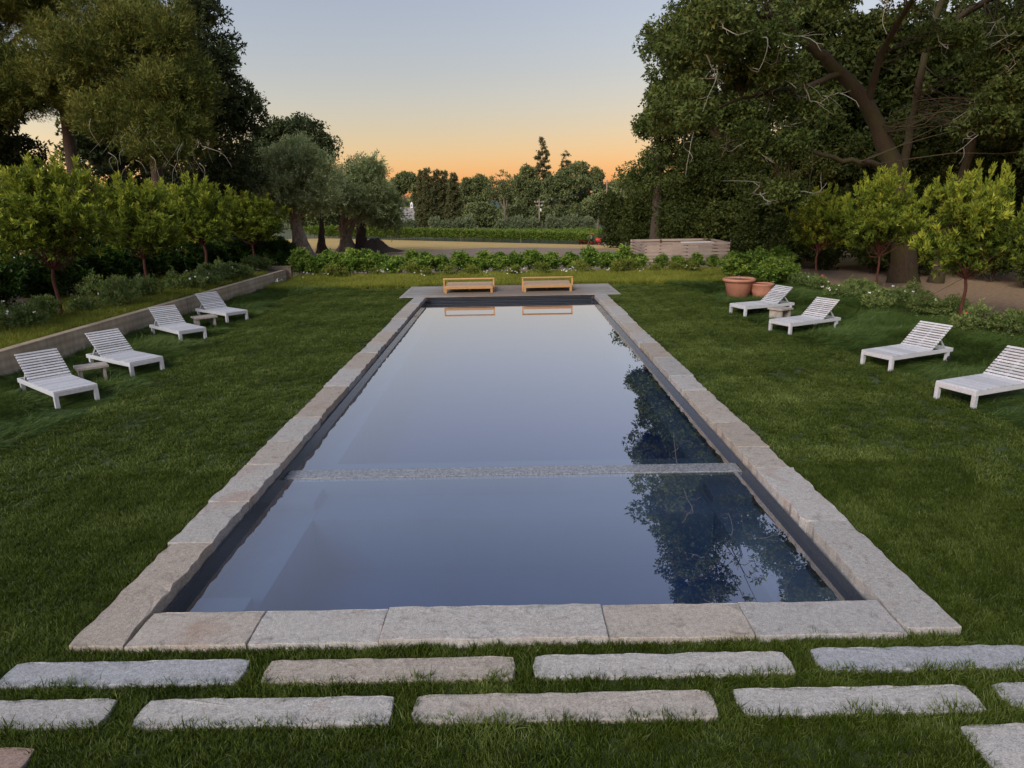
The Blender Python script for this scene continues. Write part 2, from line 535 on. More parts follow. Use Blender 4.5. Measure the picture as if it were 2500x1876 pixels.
# foliage colours
M['pine'] = leafmat('pine_needles', (0.0392, 0.0603, 0.0146), (0.1067, 0.1331, 0.0294), (0.222, 0.2307, 0.055), 0.2)
M['darkever'] = leafmat('dark_evergreen_leaves', (0.0224, 0.0369, 0.0151), (0.0551, 0.0769, 0.0297), (0.1065, 0.1301, 0.052), 0.15)
M['oak'] = leafmat('oak_leaves', (0.0338, 0.0548, 0.0129), (0.0904, 0.1253, 0.0309), (0.1811, 0.216, 0.0674), 0.25)
M['bay'] = leafmat('bay_leaves', (0.0216, 0.0353, 0.008), (0.0566, 0.0737, 0.0172), (0.1186, 0.1358, 0.0331), 0.2)
M['olive'] = leafmat('olive_leaves', (0.1008, 0.1445, 0.0492), (0.2513, 0.3109, 0.1323), (0.508, 0.5873, 0.2896), 0.15)
M['arbutus'] = leafmat('arbutus_leaves', (0.0443, 0.0754, 0.0135), (0.1515, 0.2062, 0.0259), (0.4113, 0.4476, 0.0564), 0.3, 0.4)
M['laurel'] = leafmat('laurel_leaves', (0.0442, 0.0943, 0.0161), (0.1219, 0.2196, 0.0349), (0.3296, 0.4274, 0.0796), 0.25, 0.35)
M['yellowshrub'] = leafmat('yellow_green_leaves', (0.06, 0.09, 0.0144), (0.168, 0.204, 0.036), (0.324, 0.336, 0.072), 0.25)
M['hedge'] = leafmat('dark_hedge_leaves', (0.0144, 0.0347, 0.0076), (0.038, 0.0787, 0.0143), (0.0902, 0.141, 0.0258), 0.2, 0.35)
M['bedshrub'] = leafmat('grey_green_shrub_leaves', (0.0467, 0.0808, 0.0201), (0.127, 0.1839, 0.0511), (0.257, 0.314, 0.1052), 0.2)
M['vine'] = leafmat('vine_leaves', (0.0479, 0.0842, 0.0115), (0.1211, 0.1847, 0.0286), (0.2452, 0.3178, 0.0637), 0.25)
M['faroak'] = leafmat('far_oak_leaves', (0.0799, 0.1066, 0.0442), (0.1711, 0.2045, 0.082), (0.3034, 0.3369, 0.1364), 0.2)
M['redwood'] = leafmat('redwood_needles', (0.0603, 0.0736, 0.0335), (0.1257, 0.1346, 0.0588), (0.2151, 0.1928, 0.0814), 0.15)
M['clipped'] = leafmat('clipped_olive_leaves', (0.077, 0.1001, 0.0493), (0.1694, 0.2079, 0.1078), (0.2926, 0.3234, 0.1848), 0.15)
M['bark'] = barkmat('dark_bark', (0.030, 0.021, 0.015), (0.085, 0.06, 0.042))
M['oakbark'] = barkmat('mossy_oak_bark', (0.028, 0.018, 0.010), (0.085, 0.056, 0.032), moss=(0.055, 0.046, 0.014))
M['lichen'] = barkmat('lichen_covered_twigs', (0.16, 0.15, 0.115), (0.34, 0.33, 0.26))
M['olivebark'] = barkmat('olive_bark', (0.10, 0.075, 0.056), (0.36, 0.285, 0.215), (3, 3, 0.8))
M['redbark'] = barkmat('red_arbutus_bark', (0.05, 0.015, 0.010), (0.115, 0.034, 0.019), (10, 10, 3))
M['farbark'] = barkmat('far_bark', (0.11, 0.085, 0.065), (0.22, 0.18, 0.14))
M['lawn'] = grassmat('lawn_blades', (0.010, 0.018, 0.002), (0.062, 0.094, 0.008), (0.23, 0.285, 0.08))
M['tall'] = grassmat('fescue_blades', (0.0239, 0.0527, 0.0095), (0.089, 0.1436, 0.0285), (0.2358, 0.2789, 0.0991))
M['gold'] = grassmat('yellow_green_grass', (0.0731, 0.1008, 0.013), (0.2356, 0.26, 0.0325), (0.4713, 0.4387, 0.0975))

# ================================================================== the setting
def smooth(t):
    t = np.clip(t, 0, 1)
    return t * t * (3 - 2 * t)

def terrain(x, y):
    x = np.asarray(x, float); y = np.asarray(y, float)
    z = np.interp(y, [-50, 48, 70, 125, 145, 160, 230, 500, 4000], [0, 0, -0.65, -3.2, -3.5, -3.8, -4.5, -6, -6])
    cross = np.interp(y, [60, 118, 150], [0, -0.042, 0])
    return z + np.clip(x, -30, 30) * cross

PX, PY0, PY1 = 3.35, 5.60, 27.40         # inside of the coping
OX, OY0 = 3.86, 5.09                      # outside of the coping
ZW = -0.18                                # water level

def grid_sheet(name, xs, ys, zf, mt, hole=None, kind='structure'):
    xs, ys = np.array(sorted(set(xs))), np.array(sorted(set(ys)))
    X, Y = np.meshgrid(xs, ys)
    V = np.stack([X, Y, zf(X, Y)], -1).reshape(-1, 3)
    nx = len(xs)
    F = []
    for j in range(len(ys) - 1):
        for i in range(nx - 1):
            if hole:
                mx, my = (xs[i] + xs[i + 1]) / 2, (ys[j] + ys[j + 1]) / 2
                if hole[0] < mx < hole[1] and hole[2] < my < hole[3]: continue
            a = j * nx + i
            F.append((a, a + 1, a + nx + 1, a + nx))
    o = np_obj(name, V, np.array(F), mt)
    o.data.polygons.foreach_set('use_smooth', [True] * len(o.data.polygons))
    return tag(o, kind=kind)

hx = [-3.55, 3.55]; hy = [5.4, 27.8]
g = grid_sheet('ground', list(np.linspace(-40, 40, 41)) + [-3000, -1200, -500, -200, -100, -65, 65, 100, 200, 500, 1200, 3000] + hx,
               list(np.linspace(-40, 240, 141)) + [300, 400, 600, 1000, 2000, 4500] + hy,
               lambda X, Y: terrain(X, Y) - 0.06, M['ground'], (-3.55, 3.55, 5.4, 27.8))
tag(g, 'bare earth and dry straw grass beyond the hedge')
lawn_sheet = grid_sheet('lawn', list(np.linspace(-11.35, 13.4, 26)) + hx, list(np.linspace(-3, 37.2, 42)) + hy,
                        lambda X, Y: X * 0 - 0.035, M['lawnsoil'], (-3.55, 3.55, 5.4, 27.8))
tag(lawn_sheet, 'mown green lawn around the pool')
o = grid_sheet('path', [13.4, 16, 19, 24, 30], list(np.linspace(10, 37.2, 20)), lambda X, Y: X * 0 + 0.02 + 0.05 * np.sin(X * 1.1 + Y), M['mulch'])
tag(o, 'brown leaf litter path below the oaks')
bed = grid_sheet('planting_bed', [-40, -30, -22, -18, -16, -14, -12, -11.6], list(np.linspace(-4, 36.2, 24)),
                 lambda X, Y: X * 0 + 0.46 + 0.03 * np.sin(X * 2 + Y * 1.3), M['bedsoil'])
tag(bed, 'raised planting bed behind the concrete wall')
o = grid_sheet('driveway', [-33, -29.5, -26], list(np.linspace(18, 62, 12)), lambda X, Y: X * 0 + 0.5, M['gravel'])
tag(o, 'grey driveway behind the left hedge')
# far hills
xs = np.linspace(-1500, 1500, 61)
V, F = [], []
for i, x in enumerate(xs):
    h = 13 + 6 * math.sin(x * 0.004 + 1) + 6 * math.sin(x * 0.011) + 3 * math.sin(x * 0.03)
    V += [(x, 1500, -7), (x, 1620, h * 0.6), (x, 1750, h), (x, 2100, -7)]
for i in range(len(xs) - 1):
    for k in range(3):
        a = i * 4 + k
        F.append((a, a + 4, a + 5, a + 1))
tag(np_obj('hills', np.array(V), np.array(F), M['hill']), 'low blue wooded hills on the horizon', kind='structure')

# ------------------------------------------------------------------ pool
pool = thing('swimming_pool', 'long dark swimming pool edged with rough granite coping stones', 'swimming pool', (0, 0, 0))
b = MB()
WX = PX - 0.015
FZ = -1.25
b.add([(-WX, PY0, -0.07), (-WX, 27.5, -0.07), (-WX, 27.5, FZ), (-WX, PY0, FZ)], [(0, 1, 2, 3)])
b.add([(WX, PY0, -0.07), (WX, 27.5, -0.07), (WX, 27.5, FZ), (WX, PY0, FZ)], [(3, 2, 1, 0)])
b.add([(-WX, PY0, -0.07), (WX, PY0, -0.07), (WX, PY0, FZ), (-WX, PY0, FZ)], [(3, 2, 1, 0)])
b.add([(-WX, 27.5, -0.02), (WX, 27.5, -0.02), (WX, 27.5, FZ), (-WX, 27.5, FZ)], [(0, 1, 2, 3)])
b.add([(-WX, PY0, FZ), (WX, PY0, FZ), (WX, 27.5, FZ), (-WX, 27.5, FZ)], [(0, 1, 2, 3)])
b.build('basin', M['plaster'], pool)
tb = MB()   # the mosaic band at the waterline
T = 0.012
tb.box((-WX + T / 2, (PY0 + 27.4) / 2, -0.26), (T, 27.4 - PY0, 0.36))
tb.box((WX - T / 2, (PY0 + 27.4) / 2, -0.26), (T, 27.4 - PY0, 0.36))
tb.box((0, PY0 + T / 2, -0.26), (2 * WX - 2 * T, T, 0.36))
tb.build('tile_band', M['tile'], pool)
wb = MB()
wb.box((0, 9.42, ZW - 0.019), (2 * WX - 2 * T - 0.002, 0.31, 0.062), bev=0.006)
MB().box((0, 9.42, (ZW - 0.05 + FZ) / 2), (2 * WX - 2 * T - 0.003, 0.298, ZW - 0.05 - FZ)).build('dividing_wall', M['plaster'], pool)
wb.build('tiled_dividing_wall', M['skylit_bartile'], pool)
tag(pool.children[-1], 'strip of slate mosaic crossing the pool at water level')
def bench(x0, x1, y0, y1, zt, name='bench'):
    MB().box(((x0 + x1) / 2, (y0 + y1) / 2, (zt + FZ) / 2), (x1 - x0, y1 - y0, zt - FZ)).build(name, M['plaster'], pool)
iw = WX - T - 0.002
for s in (-1, 1):
    a, b_ = sorted((s * iw, s * 2.72)); bench(a, b_, PY0 + T + 0.002, 9.262, -0.46)
    a, b_ = sorted((s * (iw - 0.003), s * 2.77)); bench(a, b_, 8.78, 9.258, -0.335, 'step'); bench(a, b_, PY0 + T + 0.004, 6.42, -0.335, 'step')
    a, b_ = sorted((s * iw, s * 2.88)); bench(a, b_, 10.55, 26.9, -0.46)
bench(-2.715, 2.715, 8.5, 9.26, -0.463)
bench(-iw, iw, 9.58, 10.545, -0.463)
# pool cover housing under the deck
MB().box((0, 27.47, -0.06), (2 * WX - 0.01, 0.05, 0.14)).build('cover_slot', M['black'], pool)
for z, y in ((-0.035, 27.425), (-0.10, 27.42), (-0.15, 27.415)):
    MB().tube([(-3.28, y, z), (0, y, z - 0.004), (3.28, y, z)], 0.011, 6).build('cover_rail', M['rail'], pool)
for s in (-1, 1):
    MB().box((s * 3.29, 27.40, -0.09), (0.05, 0.06, 0.12)).build('cover_bracket', M['rail'], pool)

def slab(name, x0, x1, y0, y1, z0, z1, seed, rough_in=0.02, rough_out=0.035, parent=None, colr=(0.4, 0.37, 0.34), stain=0.5, step=0.12, skew=(0, 0), round_=0.0, mt='stone', bev=1.0):
    """a split-stone slab: jittered outline, chipped top edge, slightly uneven top"""
    rg = rng_(seed)
    nx = max(2, int((x1 - x0) / step)); ny = max(2, int((y1 - y0) / step))
    out = []
    for i in range(nx): out.append((i / nx, 0))
    for j in range(ny): out.append((1, j / ny))
    for i in range(nx): out.append((1 - i / nx, 1))
    for j in range(ny): out.append((0, 1 - j / ny))
    out = np.array(out)
    P = np.stack([x0 + (x1 - x0) * out[:, 0], y0 + (y1 - y0) * out[:, 1]], -1)
    # skew the two short ends
    P[:, 0] += np.where(out[:, 0] > 0.5, skew[1], skew[0]) * (0.5 - out[:, 1])
    if round_ > 0:
        for cx in (0, 1):
            for cy in (0, 1):
                c = np.array([x0 + (x1 - x0) * cx, y0 + (y1 - y0) * cy])
                dd = np.linalg.norm(P - c, axis=1)
                k = np.clip(1 - dd / (round_ * 2.2), 0, 1)[:, None]
                ctr = np.array([(x0 + x1) / 2, (y0 + y1) / 2])
                P += (np.array([np.sign(ctr[0] - c[0]), np.sign(ctr[1] - c[1])]) * round_ * 0.55) * k
    C = P.mean(0)
    t = np.linspace(0, 2 * math.pi, len(P), endpoint=False)
    ph = rg.random(4) * 6
    wob = (np.sin(t * 7 + ph[0]) + np.sin(t * 13 + ph[1]) * 0.8 + rg.normal(size=len(P)) * 0.9)
    nrm2 = np.zeros_like(P)
    nrm2[:, 1] = np.where(out[:, 1] == 0, 1, np.where(out[:, 1] == 1, -1, 0))
    nrm2[:, 0] = np.where(out[:, 0] == 0, 1, np.where(out[:, 0] == 1, -1, 0))
    amp = np.where((out[:, 1] == 0) | (out[:, 1] == 1), rough_out, rough_in)
    P = P + nrm2 * ((wob * 0.35 + 0.35).clip(-0.1, 1.2) * amp)[:, None]
    n = len(P)
    d = C - P
    dn = d / np.linalg.norm(d, axis=1)[:, None]
    rings = [(P, z0), (P, z1 - 0.03 * bev), (P + dn * 0.010 * bev, z1 - 0.008 * bev), (P + dn * 0.028 * bev, z1)]
    V = []
    for k, (Q, z) in enumerate(rings):
        jz = rg.normal(size=n) * (0.0 if k == 0 else 0.0035)
        V.append(np.column_stack([Q[:, 0], Q[:, 1], np.full(n, z) + jz]))
    # interior grid for an uneven top
    inner = P + dn * np.minimum(0.12, np.linalg.norm(d, axis=1) * 0.5)[:, None]
    V.append(np.column_stack([inner, np.full(n, z1 + 0.0015) + rg.normal(size=n) * 0.0010]))
    V.append(np.array([[C[0], C[1], z1 + 0.002]]))
    V = np.concatenate(V)
    F = []
    for k in range(4):
        for i in range(n):
            j = (i + 1) % n
            F.append((k * n + i, k * n + j, (k + 1) * n + j, (k + 1) * n + i))
    for i in range(n):
        F.append((4 * n + i, 4 * n + (i + 1) % n, 5 * n))
    ctr = np.array([C[0], C[1], z0])
    me = bpy.data.meshes.new(name)
    me.from_pydata([tuple(v - ctr) for v in V], [], F)
    me.update()
    me.materials.append(M[mt])
    o = bpy.data.objects.new(name, me)
    link(o, parent)
    o.location = ctr
    o.color = (*colr, stain)
    return o

grey = (0.44, 0.42, 0.40); tan = (0.47, 0.42, 0.365); pale = (0.49, 0.465, 0.435); blue = (0.40, 0.405, 0.42); brown = (0.44, 0.38, 0.32)
pal = [grey, tan, pale, brown, tan, grey, pale]
rg = random.Random(4)
def pick():
    c = rg.choice(pal); k = rg.uniform(0.88, 1.08)
    return tuple(v * k for v in c)
# sides: stones run lengthwise, so build them turned by 90 degrees
def side_run(s, ys, seed):
    for i in range(len(ys) - 1):
        w = rg.uniform(-0.03, 0.03)
        x0, x1 = (-OX - w, -PX + rg.uniform(-0.015, 0.015)) if s < 0 else (PX + rg.uniform(-0.015, 0.015), OX + w)
        # slab() treats the y-edges as the ragged ones, so swap axes through a temporary slab
        L_ = ys[i + 1] - ys[i] - 0.005
        o = slab('coping_stone', 0, L_, 0, abs(x1 - x0), 0, 0.165, seed + i, 0.002, 0.026, pool, pick(), rg.uniform(0.2, 0.9), bev=0.35)
        loc = o.location.copy()
        o.rotation_euler = (0, 0, math.pi / 2)
        o.location = (x1 - loc.y, ys[i] + 0.004 + loc.x, -0.125 + rg.uniform(-0.006, 0.008))
side_run(-1, [5.10, 6.95, 8.02, 9.29, 10.29, 11.55, 13.66, 15.2, 16.92, 18.16, 19.9, 22.2, 23.9, 25.6, 27.38], 100)
side_run(1, [5.14, 7.2, 8.85, 9.70, 10.87, 12.91, 14.06, 15.8, 17.6, 18.9, 20.7, 22.3, 24.2, 25.7, 27.38], 200)
fx = [-3.34, -2.30, -1.17, 0.79, 2.05, 3.34]
for i in range(5):
    zt = 0.165 + (0.018 if i == 2 else 0.0)
    o = slab('coping_stone', fx[i] + 0.002, fx[i + 1] - 0.002, 5.085, PY0 - 0.012, 0, zt, 300 + i, 0.002, 0.010, pool,
             [tan, pale, pale, tan, grey][i], [0.9, 0.5, 0.35, 0.3, 0.3][i], bev=0.3)
    o.location.z = -0.125
wb_ = MB()
for ya, yb in ((PY0 - 0.004, 9.42), (9.4205, 27.51)):
    wb_.box((0, (ya + yb) / 2, (ZW + FZ - 0.01) / 2), (2 * WX + 0.008, yb - ya, ZW - FZ + 0.01))
water = wb_.build('water', M['water'])
tag(water, 'still dark pool water mirroring the dusk sky', kind='structure')

# ------------------------------------------------------------------ stepping stones set in the grass
stones = [
    (-4.17, -2.19, 4.65, 4.95, blue, 0.1, 'pale blue grey stepping slab at the left end of the row nearest the pool'),
    (-2.05, 0.0, 4.645, 4.925, brown, 0.25, 'tan stepping slab second from the left in the row nearest the pool'),
    (0.13, 2.24, 4.65, 4.93, pale, 0.1, 'white grey stepping slab third from the left in the row nearest the pool'),
    (2.43, 4.3, 4.67, 4.96, blue, 0.05, 'bluish stepping slab at the right end of the row nearest the pool'),
    (-5.3, -3.05, 4.20, 4.50, grey, 0.1, 'grey stepping slab cut by the left frame edge in the middle row'),
    (-2.83, -0.92, 4.18, 4.48, pale, 0.6, 'pale stepping slab with two rust brown spots in the middle row'),
    (-0.78, 1.49, 4.18, 4.48, tan, 0.35, 'long beige stepping slab in the centre of the middle row'),
    (1.64, 3.46, 4.20, 4.49, pale, 0.05, 'whitish stepping slab in the middle row right of the beige one'),
    (3.62, 5.4, 4.22, 4.50, grey, 0.1, 'short visible end of a slab at the right of the middle row'),
    (-5.2, -3.36, 3.62, 4.02, (0.36, 0.27, 0.23), 1.0, 'rust stained stepping slab in the bottom left corner'),
    (3.12, 5.2, 3.60, 4.08, pale, 0.05, 'pale stepping slab in the bottom right corner'),
]
for i, (x0, x1, y0, y1, c, st, lb) in enumerate(stones):
    o = slab('stepping_stone', x0, x1, y0, y1, 0, 0.10, 400 + i, 0.010, 0.007, None, tuple(v * 1.02 for v in c), st, 0.1, round_=0.035, bev=0.4)
    o.location.z = -0.097
    tag(o, lb, 'paving slab', 'stepping slabs in the grass')

# ------------------------------------------------------------------ deck
deck = thing('wooden_deck', 'low silver grey wooden deck at the far end of the pool', 'deck', (0, 29.2, 0))
DX, DY0, DY1, DZ = 4.43, 27.40, 31.05, 0.045
def plank(x0, x1, y0, y1, name='plank'):
    me = MB().box((0, 0, 0), (x1 - x0, y1 - y0, 0.03), bev=0.004).mesh(name, M['deck'])
    o = bpy.data.objects.new(name, me); link(o, deck)
    o.location = ((x0 + x1) / 2, (y0 + y1) / 2 - 29.2, DZ - 0.015)
    return o
for s in (-1, 1):
    a, b_ = sorted((s * DX, s * (DX - 0.14)))
    plank(a, b_, DY0, DY1, 'border_board')
y = DY0
n = 25
w = (DY1 - DY0) / n
for i in range(n):
    plank(-DX + 0.146, DX - 0.146, y + 0.003, y + w - 0.003)
    y += w
MB().box((0, 0.02, 0.012), (2 * DX - 0.1, DY1 - DY0 - 0.08, 0.02)).build('black_under_sheet', M['black'], deck)  # one black sheet below the planks, seen as dark gaps between them

# ------------------------------------------------------------------ concrete retaining wall
wall = thing('retaining_wall', 'low board formed concrete wall holding the raised left bed', 'wall', (-11.3, 20, 0))
W0, W1 = Vector((-11.72, -2.0, 0)), Vector((-11.06, 34.2, 0))
dv = (W1 - W0).normalized()
nsec = 7
for i in range(nsec):
    a = W0 + (W1 - W0) * (i / nsec); c = W0 + (W1 - W0) * ((i + 1) / nsec)
    mid = (a + c) / 2
    me = MB().box((0, 0, 0), ((c - a).length - 0.012, 0.24, 0.70), bev=0.012).mesh('wall_section', M['concrete'])
    o = bpy.data.objects.new('wall_section', me); link(o, wall)
    o.location = (mid.x - 0.12 + 11.3, mid.y - 20, 0.26)
    o.rotation_euler = (0, 0, math.atan2(dv.y, dv.x))
me = MB().box((0, 0, 0), (2.6, 0.24, 0.64), bev=0.012).mesh('return_section', M['concrete'])
o = bpy.data.objects.new('return_section', me); link(o, wall)
o.location = (-12.75 + 11.3, 36.4 - 20, 0.30)

# ================================================================== furniture
LL, LW, LH = 2.0, 0.774, 0.301
def make_lounger():
    root = thing('sun_lounger', 'x', 'sun lounger')
    wm = M['white']
    for s in (-1, 1):
        MB().box((1.0, s * (LW / 2 - 0.02), 0.238), (LL, 0.04, 0.085), bev=0.004).build('side_rail', wm, root)
    MB().box((0.02, 0, 0.238), (0.04, LW - 0.082, 0.085), bev=0.004).build('foot_rail', wm, root)
    MB().box((LL - 0.02, 0, 0.238), (0.04, LW - 0.082, 0.085), bev=0.004).build('head_rail', wm, root)
    for xx in (0.035, LL - 0.14):
        for s in (-1, 1):
            MB().box((xx, s * (LW / 2 - 0.036), 0.076), (0.072, 0.074, 0.24), bev=0.004).build('leg', wm, root)
    sl = MB().box((0, 0, 0), (0.057, LW, 0.02), bev=0.004).mesh('seat_slat', wm)
    n = 19
    for i in range(n):
        o = bpy.data.objects.new('seat_slat', sl); link(o, root)
        o.location = (0.035 + i * (1.25 - 0.035) / (n - 1), 0, LH - 0.009)
    ang = 0.698
    ca, sa = math.cos(ang), math.sin(ang)
    Rm = Matrix.Rotation(-ang, 4, 'Y')
    for yy in (-LW / 2 + 0.06, LW / 2 - 0.06):
        MB().box((1.27 + ca * 0.385 + sa * 0.035, yy, LH - 0.01 + sa * 0.385 - ca * 0.035), (0.79, 0.035, 0.04), Rm).build('backrest_rail', wm, root)
    MB().box((1.27 + ca * 0.385 + sa * 0.022, 0, LH - 0.01 + sa * 0.385 - ca * 0.022), (0.77, 0.05, 0.015), Rm).build('backrest_batten', wm, root)
    bs = MB().box((0, 0, 0), (0.047, LW, 0.018), bev=0.004).mesh('back_slat', wm)
    n = 11
    for i in range(n):
        t = 0.03 + i * (0.755 - 0.03) / (n - 1)
        o = bpy.data.objects.new('back_slat', bs); link(o, root)
        o.location = (1.27 + ca * t, 0, LH - 0.005 + sa * t)
        o.rotation_euler = (0, -ang, 0)
    for s in (-1, 1):
        MB().tube([(1.27 + ca * 0.42 + 0.02, s * (LW / 2 - 0.09), LH + sa * 0.42 - 0.05), (1.86, s * (LW / 2 - 0.09), 0.24)], 0.02, 4).build('support_strut', wm, root)
        wl = MB()
        wl.lathe([(0.0, -0.018), (0.055, -0.018), (0.06, 0), (0.055, 0.018), (0.0, 0.018)], 14)
        o = wl.build('wheel', M['rubber'], root)
        o.rotation_euler = (math.pi / 2, 0, 0)
        o.location = (LL - 0.14, s * (LW / 2 + 0.025), 0.05)
    return root
loungers = [
    ('L', -8.6854, 12.5556, 0.6768, 'white slatted lounger nearest the camera on the left grass strip'),
    ('L', -8.551, 15.0137, 0.5957, 'white slatted lounger second from the camera on the left'),
    ('L', -9.2985, 18.9905, 0.7192, 'white slatted lounger third from the camera on the left'),
    ('L', -9.281, 22.2519, 0.6772, 'white slatted lounger farthest from the camera on the left'),
    ('R', 7.5237, 21.776, 0.3722, 'white slatted lounger beside the terracotta pots on the right'),
    ('R', 7.7023, 18.5843, 0.4584, 'white slatted lounger in front of the block side table on the right'),
    ('R', 8.2127, 14.3695, 0.4216, 'white slatted lounger second from the camera on the right'),
    ('R', 8.1709, 11.5687, 0.3757, 'white slatted lounger cut off by the right frame edge'),
]
proto = make_lounger()
lounger_frames = []
for i, (sd_, x, y, a, lb) in enumerate(loungers):
    o = proto if i == 0 else copy_tree(proto)
    hd = Vector((-math.cos(a), math.sin(a), 0)) if sd_ == 'L' else Vector((math.cos(a), math.sin(a), 0))
    sv = Vector((math.sin(a), math.cos(a), 0)) if sd_ == 'L' else Vector((-math.sin(a), math.cos(a), 0))
    p = Vector((x, y, 0)) + sv * (LW / 2)
    o.location = (p.x, p.y, 0.012)
    o.rotation_euler = (0, 0, math.atan2(hd.y, hd.x))
    lounger_frames.append((p.x, p.y, hd.x, hd.y))
    tag(o, lb, 'sun lounger', 'white slatted loungers along the lawn edges')

def side_table(x, y, rz, lx, ly, h, lb):
    t = thing('side_table', lb, 'side table', (x, y, 0), rz, 'wooden side tables between loungers')
    tw = ly / 2
    for k in (-1, 1):
        me = MB().box((0, 0, 0), (lx, tw - 0.004, 0.05), bev=0.005).mesh('top_board', M['tablewood'])
        o = bpy.data.objects.new('top_board', me); link(o, t); o.location = (0, k * tw / 2, h - 0.025)
    for k in (-1, 1):
        for q in (-1, 1):
            me = MB().box((0, 0, 0), (0.055, ly * 0.42, h - 0.05), bev=0.004).mesh('leg_board', M['tablewood'])
            o = bpy.data.objects.new('leg_board', me); link(o, t); o.location = (k * (lx / 2 - 0.09), q * ly * 0.215, (h - 0.05) / 2 - 0.002)
    return t
side_table(-9.18, 14.62, 0.66, 0.62, 0.46, 0.36, 'grey teak side table between the two nearest left loungers')
side_table(-9.60, 21.36, 0.70, 0.66, 0.52, 0.36, 'grey teak side table between the two far left loungers')
side_table(8.31, 20.93, 0.55, 0.56, 0.52, 0.38, 'weathered block side table between the two far right loungers')

def daybed(cx, lb):
    t = thing('daybed', lb, 'daybed', (cx, 29.28, DZ), 0, 'teak daybeds on the deck')
    W, D, H = 2.0, 1.72, 0.27
    tm = M['teak']
    MB().box((0, -D / 2 + 0.025, H - 0.05), (W, 0.05, 0.10), bev=0.006).build('front_rail', tm, t)
    MB().box((0, D / 2 - 0.025, H - 0.05), (W, 0.05, 0.10), bev=0.006).build('rear_rail', tm, t)
    for s in (-1, 1):
        MB().box((s * (W / 2 - 0.025), 0, H - 0.05), (0.05, D - 0.102, 0.10), bev=0.006).build('end_rail', tm, t)
        for q in (-1, 1):
            MB().box((s * (W / 2 - 0.05), q * (D / 2 - 0.052), (H - 0.1) / 2), (0.09, 0.09, H - 0.1 + 0.004), bev=0.006).build('leg', tm, t)
    MB().box((0, 0, (H - 0.1) / 2), (0.07, 0.07, H - 0.102)).build('centre_leg', tm, t)
    n = 17
    me = MB().box((0, 0, 0), (W - 0.104, (D - 0.1) / n - 0.006, 0.02), bev=0.003).mesh('slat', M['teaktop'])
    for i in range(n):
        o = bpy.data.objects.new('slat', me); link(o, t)
        o.location = (0, -D / 2 + 0.05 + (i + 0.5) * (D - 0.1) / n, H - 0.008)
    yb = -D / 2 + 0.36
    for s in (-1, 1):
        MB().box((s * (W / 2 + 0.035), yb, 0.255), (0.06, 0.07, 0.51), bev=0.006).build('rail_post', tm, t)
    MB().tube([(-W / 2 - 0.065, yb, 0.535), (-W / 2 - 0.04, yb, 0.545), (W / 2 + 0.04, yb, 0.545), (W / 2 + 0.065, yb, 0.535)], 0.036, 8).build('back_rail', tm, t)
    return t
daybed(-1.71, 'low teak daybed standing left on the far deck')
daybed(1.57, 'low teak daybed standing right on the far deck')

def pot(name, x, y, prof, soilr, soilz, lb):
    t = thing(name, lb, 'flower pot', (x, y, 0), 0, 'terracotta pots')
    MB().lathe(prof, 48).build('pot_body', M['terracotta'], t, True)
    MB().lathe([(soilr, soilz), (soilr * 0.5, soilz + 0.02), (0.001, soilz + 0.025)], 32).build('soil', M['soil'], t, True)
    return t
p = pot('terracotta_pot', 8.72, 26.15, [(0.0, 0.0), (0.36, 0.0), (0.40, 0.02), (0.53, 0.58), (0.54, 0.60), (0.60, 0.615), (0.615, 0.66), (0.60, 0.71), (0.565, 0.725), (0.53, 0.71), (0.49, 0.6)], 0.51, 0.66,
        'large wide rimmed terracotta pot on the lawn corner')
MB().tube([(0.02, 0, 0.66), (0.03, 0, 0.76), (-0.01, -0.02, 0.80)], 0.008, 5).build('drip_pipe', M['rail'], p)
MB().box((-0.02, -0.03, 0.815), (0.07, 0.03, 0.025)).build('drip_head', M['bluepipe'], p)
pot('terracotta_pot', 9.52, 25.85, [(0.0, 0.0), (0.29, 0.0), (0.33, 0.03), (0.395, 0.28), (0.405, 0.48), (0.415, 0.49), (0.418, 0.53), (0.40, 0.55), (0.37, 0.54), (0.36, 0.45)], 0.365, 0.50,
    'smaller terracotta pot without wide rim beside the large one')

# ------------------------------------------------------------------ slatted enclosure
fen = thing('slat_enclosure', 'cedar slat enclosure of horizontal boards behind the hedge', 'fence', (7.4, 38.0, 0))
FX, FY, BH, BG, NB = 4.65, 4.0, 0.130, 0.046, 8
def board(lx, ly, loc):
    me = MB().box((0, 0, 0), (lx, ly, BH), bev=0.004).mesh('board', M['cedar'])
    o = bpy.data.objects.new('board', me); link(o, fen); o.location = loc
rg2 = random.Random(7)
for k in range(NB):
    z = 0.07 + k * (BH + BG)
    split = rg2.choice([1.5, 2.2, 2.9, 3.3])
    board(split - 0.004, 0.022, (split / 2, 0, z)); board(FX - split - 0.004, 0.022, (split + (FX - split) / 2, 0, z))
    board(FX, 0.022, (FX / 2 - 0.1, FY, z))
    board(0.022, FY - 0.026, (0.011, FY / 2, z)); board(0.022, FY - 0.6, (FX - 0.011, 0.28 + (FY - 0.6) / 2, z))
for (x, y) in ((0.07, 0.06), (FX / 2, 0.06), (FX - 0.07, 0.06), (0.07, FY - 0.06), (1.7, FY - 0.06), (FX - 0.07, FY - 0.06), (FX - 0.35, FY - 0.6)):
    MB().box((x, y, 0.67), (0.09, 0.09, 1.36)).build('post', M['rust'], fen)
eq = thing('equipment_cabinet', 'pale flat topped cabinet inside the slat enclosure', 'cabinet', (10.9, 40.4, 0))
MB().box((0, 0, 0.60), (1.5, 0.8, 1.2)).build('cabinet_body', M['oldboard'], eq)
MB().box((0, 0, 1.235), (1.7, 1.0, 0.06), bev=0.01).build('lid', M['whitewall'], eq)

